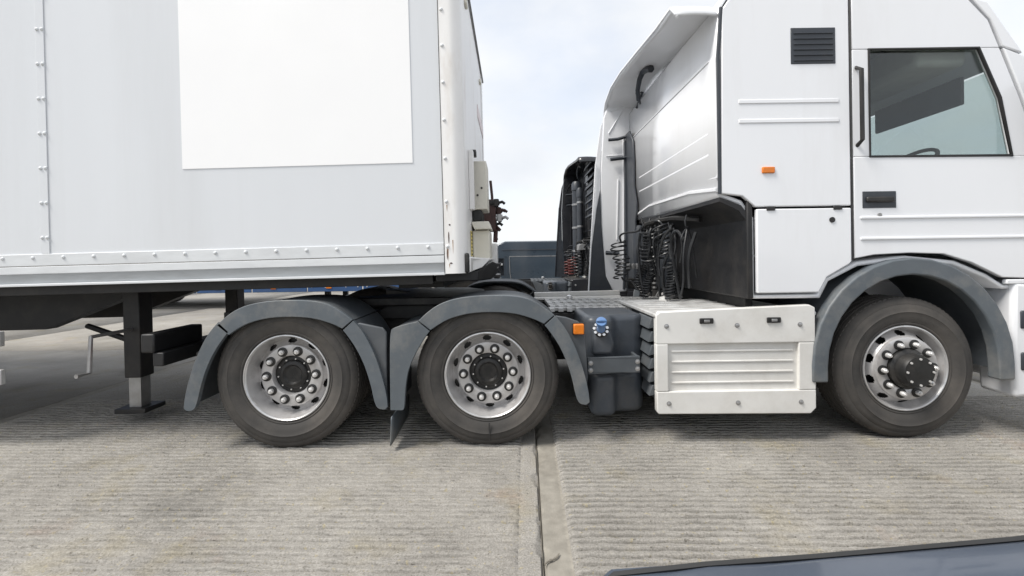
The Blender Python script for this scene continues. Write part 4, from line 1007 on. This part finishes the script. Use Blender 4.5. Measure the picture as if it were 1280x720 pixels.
m = MB(); m.tube([(-2.23, .55, -.35), (-2.23, .20, -.35), (-2.23, .18, -.62), (-2.23, .08, -.62)], .016); m.build('winding_handle', STEEL, TR)
m = MB(); m.tube([(-2.23, .66, -.5), (-2.9, .86, -.35)], .025); m.tube([(-2.23, .69, gz + .6), (-2.23, 1.85, gz + .6)], .025); m.build('leg_brace', BLACK, TR)
# side guard rails further back
for z in (gz + .52, gz + .80):
    xbox('side_guard_rail', (-8.3, -2.75, .05, .085, z, z + .11), ALU, TR, bevel=.006)
for x in (-8.0, -6.3, -4.6, -2.95): xbox('side_guard_post', (x, x + .07, .088, .13, gz + .46, zr[4] - .08), BLACK, TR, bevel=.004)
for k in range(3):
    x = -11.6 + 1.31 * k; zc = gz + .517 - (x) * math.tan(R(0.8))* -1
    zc = gz + .517 - x * math.tan(R(0.8))
    wheel(TR, x, .02, zc); wheel(TR, x, 2.52, zc, math.pi, detail=False)
    m = MB(); m.cyl((x, .25, zc), (x, 2.3, zc), .07); m.build('axle', BLACK, TR)

# ------------------------------------------------------------------ the van in the gap
YV = 17.4
va = thing('panel_van', 'dark slate blue panel van parked between the trailer front and the black cab', 'van', (0, YV, 0))
def vq(px, py, yl=0):
    p = at(px, py, YV + yl); return (p.x, p.z)
vx0, vx1 = -2.0, 3.3
zroof = vq(660, 301)[1]
pr_ = [(vx0, .45), (vx0 + .02, .95), (vx0 + .25, 1.12), (vx0 + .95, 1.22), (vx0 + 1.45, zroof - .12), (vx0 + 1.75, zroof), (vx1 - .12, zroof), (vx1, zroof - .15), (vx1 + .03, 1.0), (vx1, .40),
       (vx1 - .55, .36)] + [(vx1 - .95 + .40 * math.cos(R(a)), .36 + .40 * math.sin(R(a))) for a in range(10, 180, 20)] + [(vx1 - 1.4, .33), (vx0 + 1.3, .33)] + \
      [(vx0 + .88 + .40 * math.cos(R(a)), .36 + .40 * math.sin(R(a))) for a in range(10, 180, 20)] + [(vx0 + .4, .36)]
vb = MB(); vb.prism(pr_, .03, 1.88); vbody = vb.build('body', VANM, va, bevel=.09, seg=4)
gx0, gx1 = vq(637.5, 340)[0], vq(698, 340)[0]; gz0, gz1 = vq(660, 352.5)[1], vq(660, 321)[1]
MB().prism([(gx0 + .12, gz0), (gx1, gz0), (gx1, gz1), (gx0, gz1), (gx0 + .02, gz0 + .3)], .012, .034).build('side_panel', VANM, vbody, bevel=.012)
m = MB(); m.tube([(gx0 - .02, .016, gz1), (gx0 + .0, .014, gz0 + .35), (gx0 + .04, .014, gz0 + .1), (gx0 + .14, .014, gz0 - .02), (gx1 - .1, .014, gz0 - .02)], .014, 6); m.build('panel_trim', STEEL, vbody)
m = MB()
for z in (vq(660, 312)[1],): m.tube([(vx0 + 1.6, .016, z), (vx1 - .1, .016, z)], .012, 4)
m.tube([(vx0 + 1.7, .05, zroof - .06), (vx1 - .2, .05, zroof - .06)], .02, 4)
m.build('roof_gutter', TANKM, vbody)
m = MB(); m.tube([(vx0 + 1.75, .06, zroof - .025), (vx1 - .15, .06, zroof - .025)], .016, 5); m.build('roof_highlight', RAIL_B, vbody)  # pale tube painting a highlight along the roof edge
m = MB(); m.tube([(gx0 - .02, .016, gz1 + .02), (gx1, .016, gz1 + .02)], .011, 4); m.build('panel_trim', STEEL, vbody)
for px in (631.5, 634.5): 
    x = vq(px, 340)[0]; m = MB(); m.box(x - .008, x + .008, .022, .034, .5, gz1 + .05); m.build('door_seam', TANKM, vbody)
x = vq(626, 330)[0]
MB().prism([(x - .8, gz0 + .32), (x + .12, gz0 + .28), (x + .12, gz1 - .04), (x - .35, gz1 - .04)], .014, .034).build('door_window', GLASS, vbody, bevel=.01)
m = MB(); p = vq(627, 330); m.box(p[0] - .12, p[0] + .04, -.02, .02, p[1] - .06, p[1] + .02); m.build('door_handle', CHROME, vbody, bevel=.01)
m = MB(); p = vq(641, 357.5); m.box(p[0] - .13, p[0] + .13, -.005, .03, p[1] - .025, p[1] + .02); m.build('side_moulding', STEEL, vbody, bevel=.008)
m = MB(); p = vq(696, 350); m.box(p[0] - .05, p[0] + .04, -.005, .03, p[1] - .05, p[1] + .05); m.build('badge', CHROME, vbody, bevel=.008)
CW = MB(); CW.lathe([(.20, .03), (.22, .01), (.30, .005), (.325, .04), (.33, .10), (.33, .18), (.20, .21)], 40); CWM = CW.mesh('tyre', RUB, 40)
CR = MB(); CR.lathe([(.21, .03), (.205, .015), (.19, .02), (.17, .05), (.08, .035), (.03, .03), (.001, .03)], 40); CRM = CR.mesh('rim', RIM, 40)
def small_wheel(par, x, y, z, rz=0):
    k = part('wheel', par, (x, y, z), rz); link('tyre', CWM, k); link('rim', CRM, k)
for x in (vx0 + .88, vx1 - .95):
    small_wheel(va, x, .02, .33); small_wheel(va, x, 1.89, .33, math.pi)

# ------------------------------------------------------------------ blue trailer seen through the gap under the box trailer
YB = 12.6
bt = thing('curtain_trailer', 'blue curtain sided trailer glimpsed beneath the grey trailer, amber side lamps', 'trailer', (-16, YB, 0))
bl = 13.2
MB().box(0, bl, .03, 2.5, 1.05, 3.9).build('curtain', BLUET, bt, bevel=.03)
for k in range(18): xbox('curtain_strap', (.5 + k * .72, .55 + k * .72, .012, .031, 1.0, 3.8), W_SKIRT, bt, bevel=.002)
for k in range(8):
    x = .3 + k * 1.62
    s_ = xbox('skirt_panel', (x, x + 1.59, .02, .05, .46, 1.0), BLUET, bt, bevel=.01)
    MB().box(x + .54, x + .70, .005, .022, .55, .64).build('side_lamp', ORANGE, s_, bevel=.006)
    for d in (.1, .5, 1.1, 1.45): MB().box(x + d, x + d + .03, .012, .022, .58, .80).build('latch', W_SKIRT, s_)
xbox('underframe', (0, bl, .5, 2.0, .75, 1.04), BLACK, bt)
for k in range(3):
    wheel(bt, 1.6 + 1.31 * k, .06, .517, detail=False); wheel(bt, 1.6 + 1.31 * k, 2.46, .517, math.pi, detail=False)
for y in (.5, 1.9): xbox('landing_leg', (10.3, 10.45, y, y + .14, 0, .8), BLACK, bt)
xbox('headboard', (bl + .001, bl + .05, .03, 2.5, 1.05, 3.9), W_SKIRT, bt)

# ------------------------------------------------------------------ the dark car whose bonnet edge shows at the lower right
ca = thing('parked_car', 'dark slate blue car, only its bonnet edge showing above the concrete', 'car', (-0.075, 0.008, 0))
secs = [  # x, half width, sill z, shoulder z, top z, top half width
    (.10, .62, .36, .60, .66, .42), (.125, .74, .30, .70, .76, .52), (.17, .80, .25, .765, .81, .60), (.24, .825, .23, .798, .835, .64), (.40, .83, .21, .803, .85, .67), (.60, .835, .21, .806, .862, .69),
    (.95, .85, .20, .82, .88, .70), (1.30, .86, .20, .85, .92, .70), (1.5, .86, .20, .88, 1.00, .66), (1.9, .86, .20, .90, 1.26, .60), (2.25, .86, .20, .91, 1.42, .56), (3.0, .86, .20, .92, 1.44, .55),
    (3.55, .85, .21, .92, 1.36, .54), (3.95, .83, .24, .90, 1.05, .60), (4.12, .78, .30, .82, .90, .60), (4.16, .66, .36, .70, .78, .5)]
YC = -.07
m = MB(); vs = []; k = 14
for (x, hw, zs, sh, tp, th) in secs:
    sh += .014; tp += .014
    half = [(0, tp), (th * .55, tp - .004), (th, tp - .018), (th + (hw - th) * .55, tp - (tp - sh) * .42), (hw - .012, sh), (hw, sh - .10), (hw - .01, (sh + zs) / 2), (hw - .04, zs)]
    ring = [(x, YC + y, z) for y, z in half] + [(x, YC - y, z) for y, z in reversed(half[1:])]
    vs += ring
k = len(ring)
fs = [(i * k + j, (i + 1) * k + j, (i + 1) * k + (j + 1) % k, i * k + (j + 1) % k) for i in range(len(secs) - 1) for j in range(k)] + [tuple(range(k)), tuple(reversed(range((len(secs) - 1) * k, len(secs) * k)))]
m.add(vs, fs); cb = m.build('body', CARM, ca, smooth=50)
gl = MB(); gl.tube([(x, YC + th + (hw - th) * .80, (tp + .014) - (tp - sh) * .72 - .001) for (x, hw, zs, sh, tp, th) in secs[2:8]], .005, 5); gl.build('bonnet_shut_line', INK, cb)
for s_ in (1, -1):
    for (xa, xb, za, zb2, zc, zd2) in ((1.72, 2.52, .95, 1.10, 1.33, 1.36), (2.58, 3.45, .95, .95, 1.36, 1.32)):
        y_ = YC + s_ * .80
        w_ = MB(); w_.add([(xa, YC + s_ * .85, za), (xb, YC + s_ * .85, za), (xb - .05, YC + s_ * .655, zd2), (xa + .35 if xa < 2 else xa, YC + s_ * .665, zc)], [(0, 1, 2, 3)])
        w_.build('side_window', GLASS, cb, solid=.02)
    w_ = MB(); w_.box(.19, .33, YC + s_ * .60 - .10, YC + s_ * .60 + .10, .56, .67); w_.build('headlamp', CHROME, cb, bevel=.03)
    for x in (.85, 3.35): small_wheel(ca, x, YC + s_ * .87, .33, 0 if s_ < 0 else math.pi)

# ------------------------------------------------------------------ far boundary hedge
hb = MB()
for k in range(2600):
    x = random.uniform(-90, 90); y = 62 + random.uniform(-.8, .8); z = random.random() ** .8 * (1.75 + .25 * math.sin(x * .5) + random.uniform(-.2, .2)); s_ = random.uniform(.18, .38)
    c_ = Vector((x, y, z)); u = Vector((random.gauss(0, 1), random.gauss(0, 1), random.gauss(0, 1))).normalized(); v = u.orthogonal().normalized(); w_ = u.cross(v)
    hb.add([c_ + v * s_, c_ + w_ * s_ * .7, c_ - v * s_, c_ - w_ * s_ * .7, c_ + u * s_ * .4], [(0, 1, 4), (1, 2, 4), (2, 3, 4), (3, 0, 4)])
for x in range(-90, 90, 3): hb.box(x, x + 3, 61.7, 62.3, 0, 1.35)
ho = hb.build('hedge', HEDGE, None, smooth=0); ho['kind'] = 'stuff'; tag(ho, 'low dark green boundary hedge far across the yard', 'hedge')
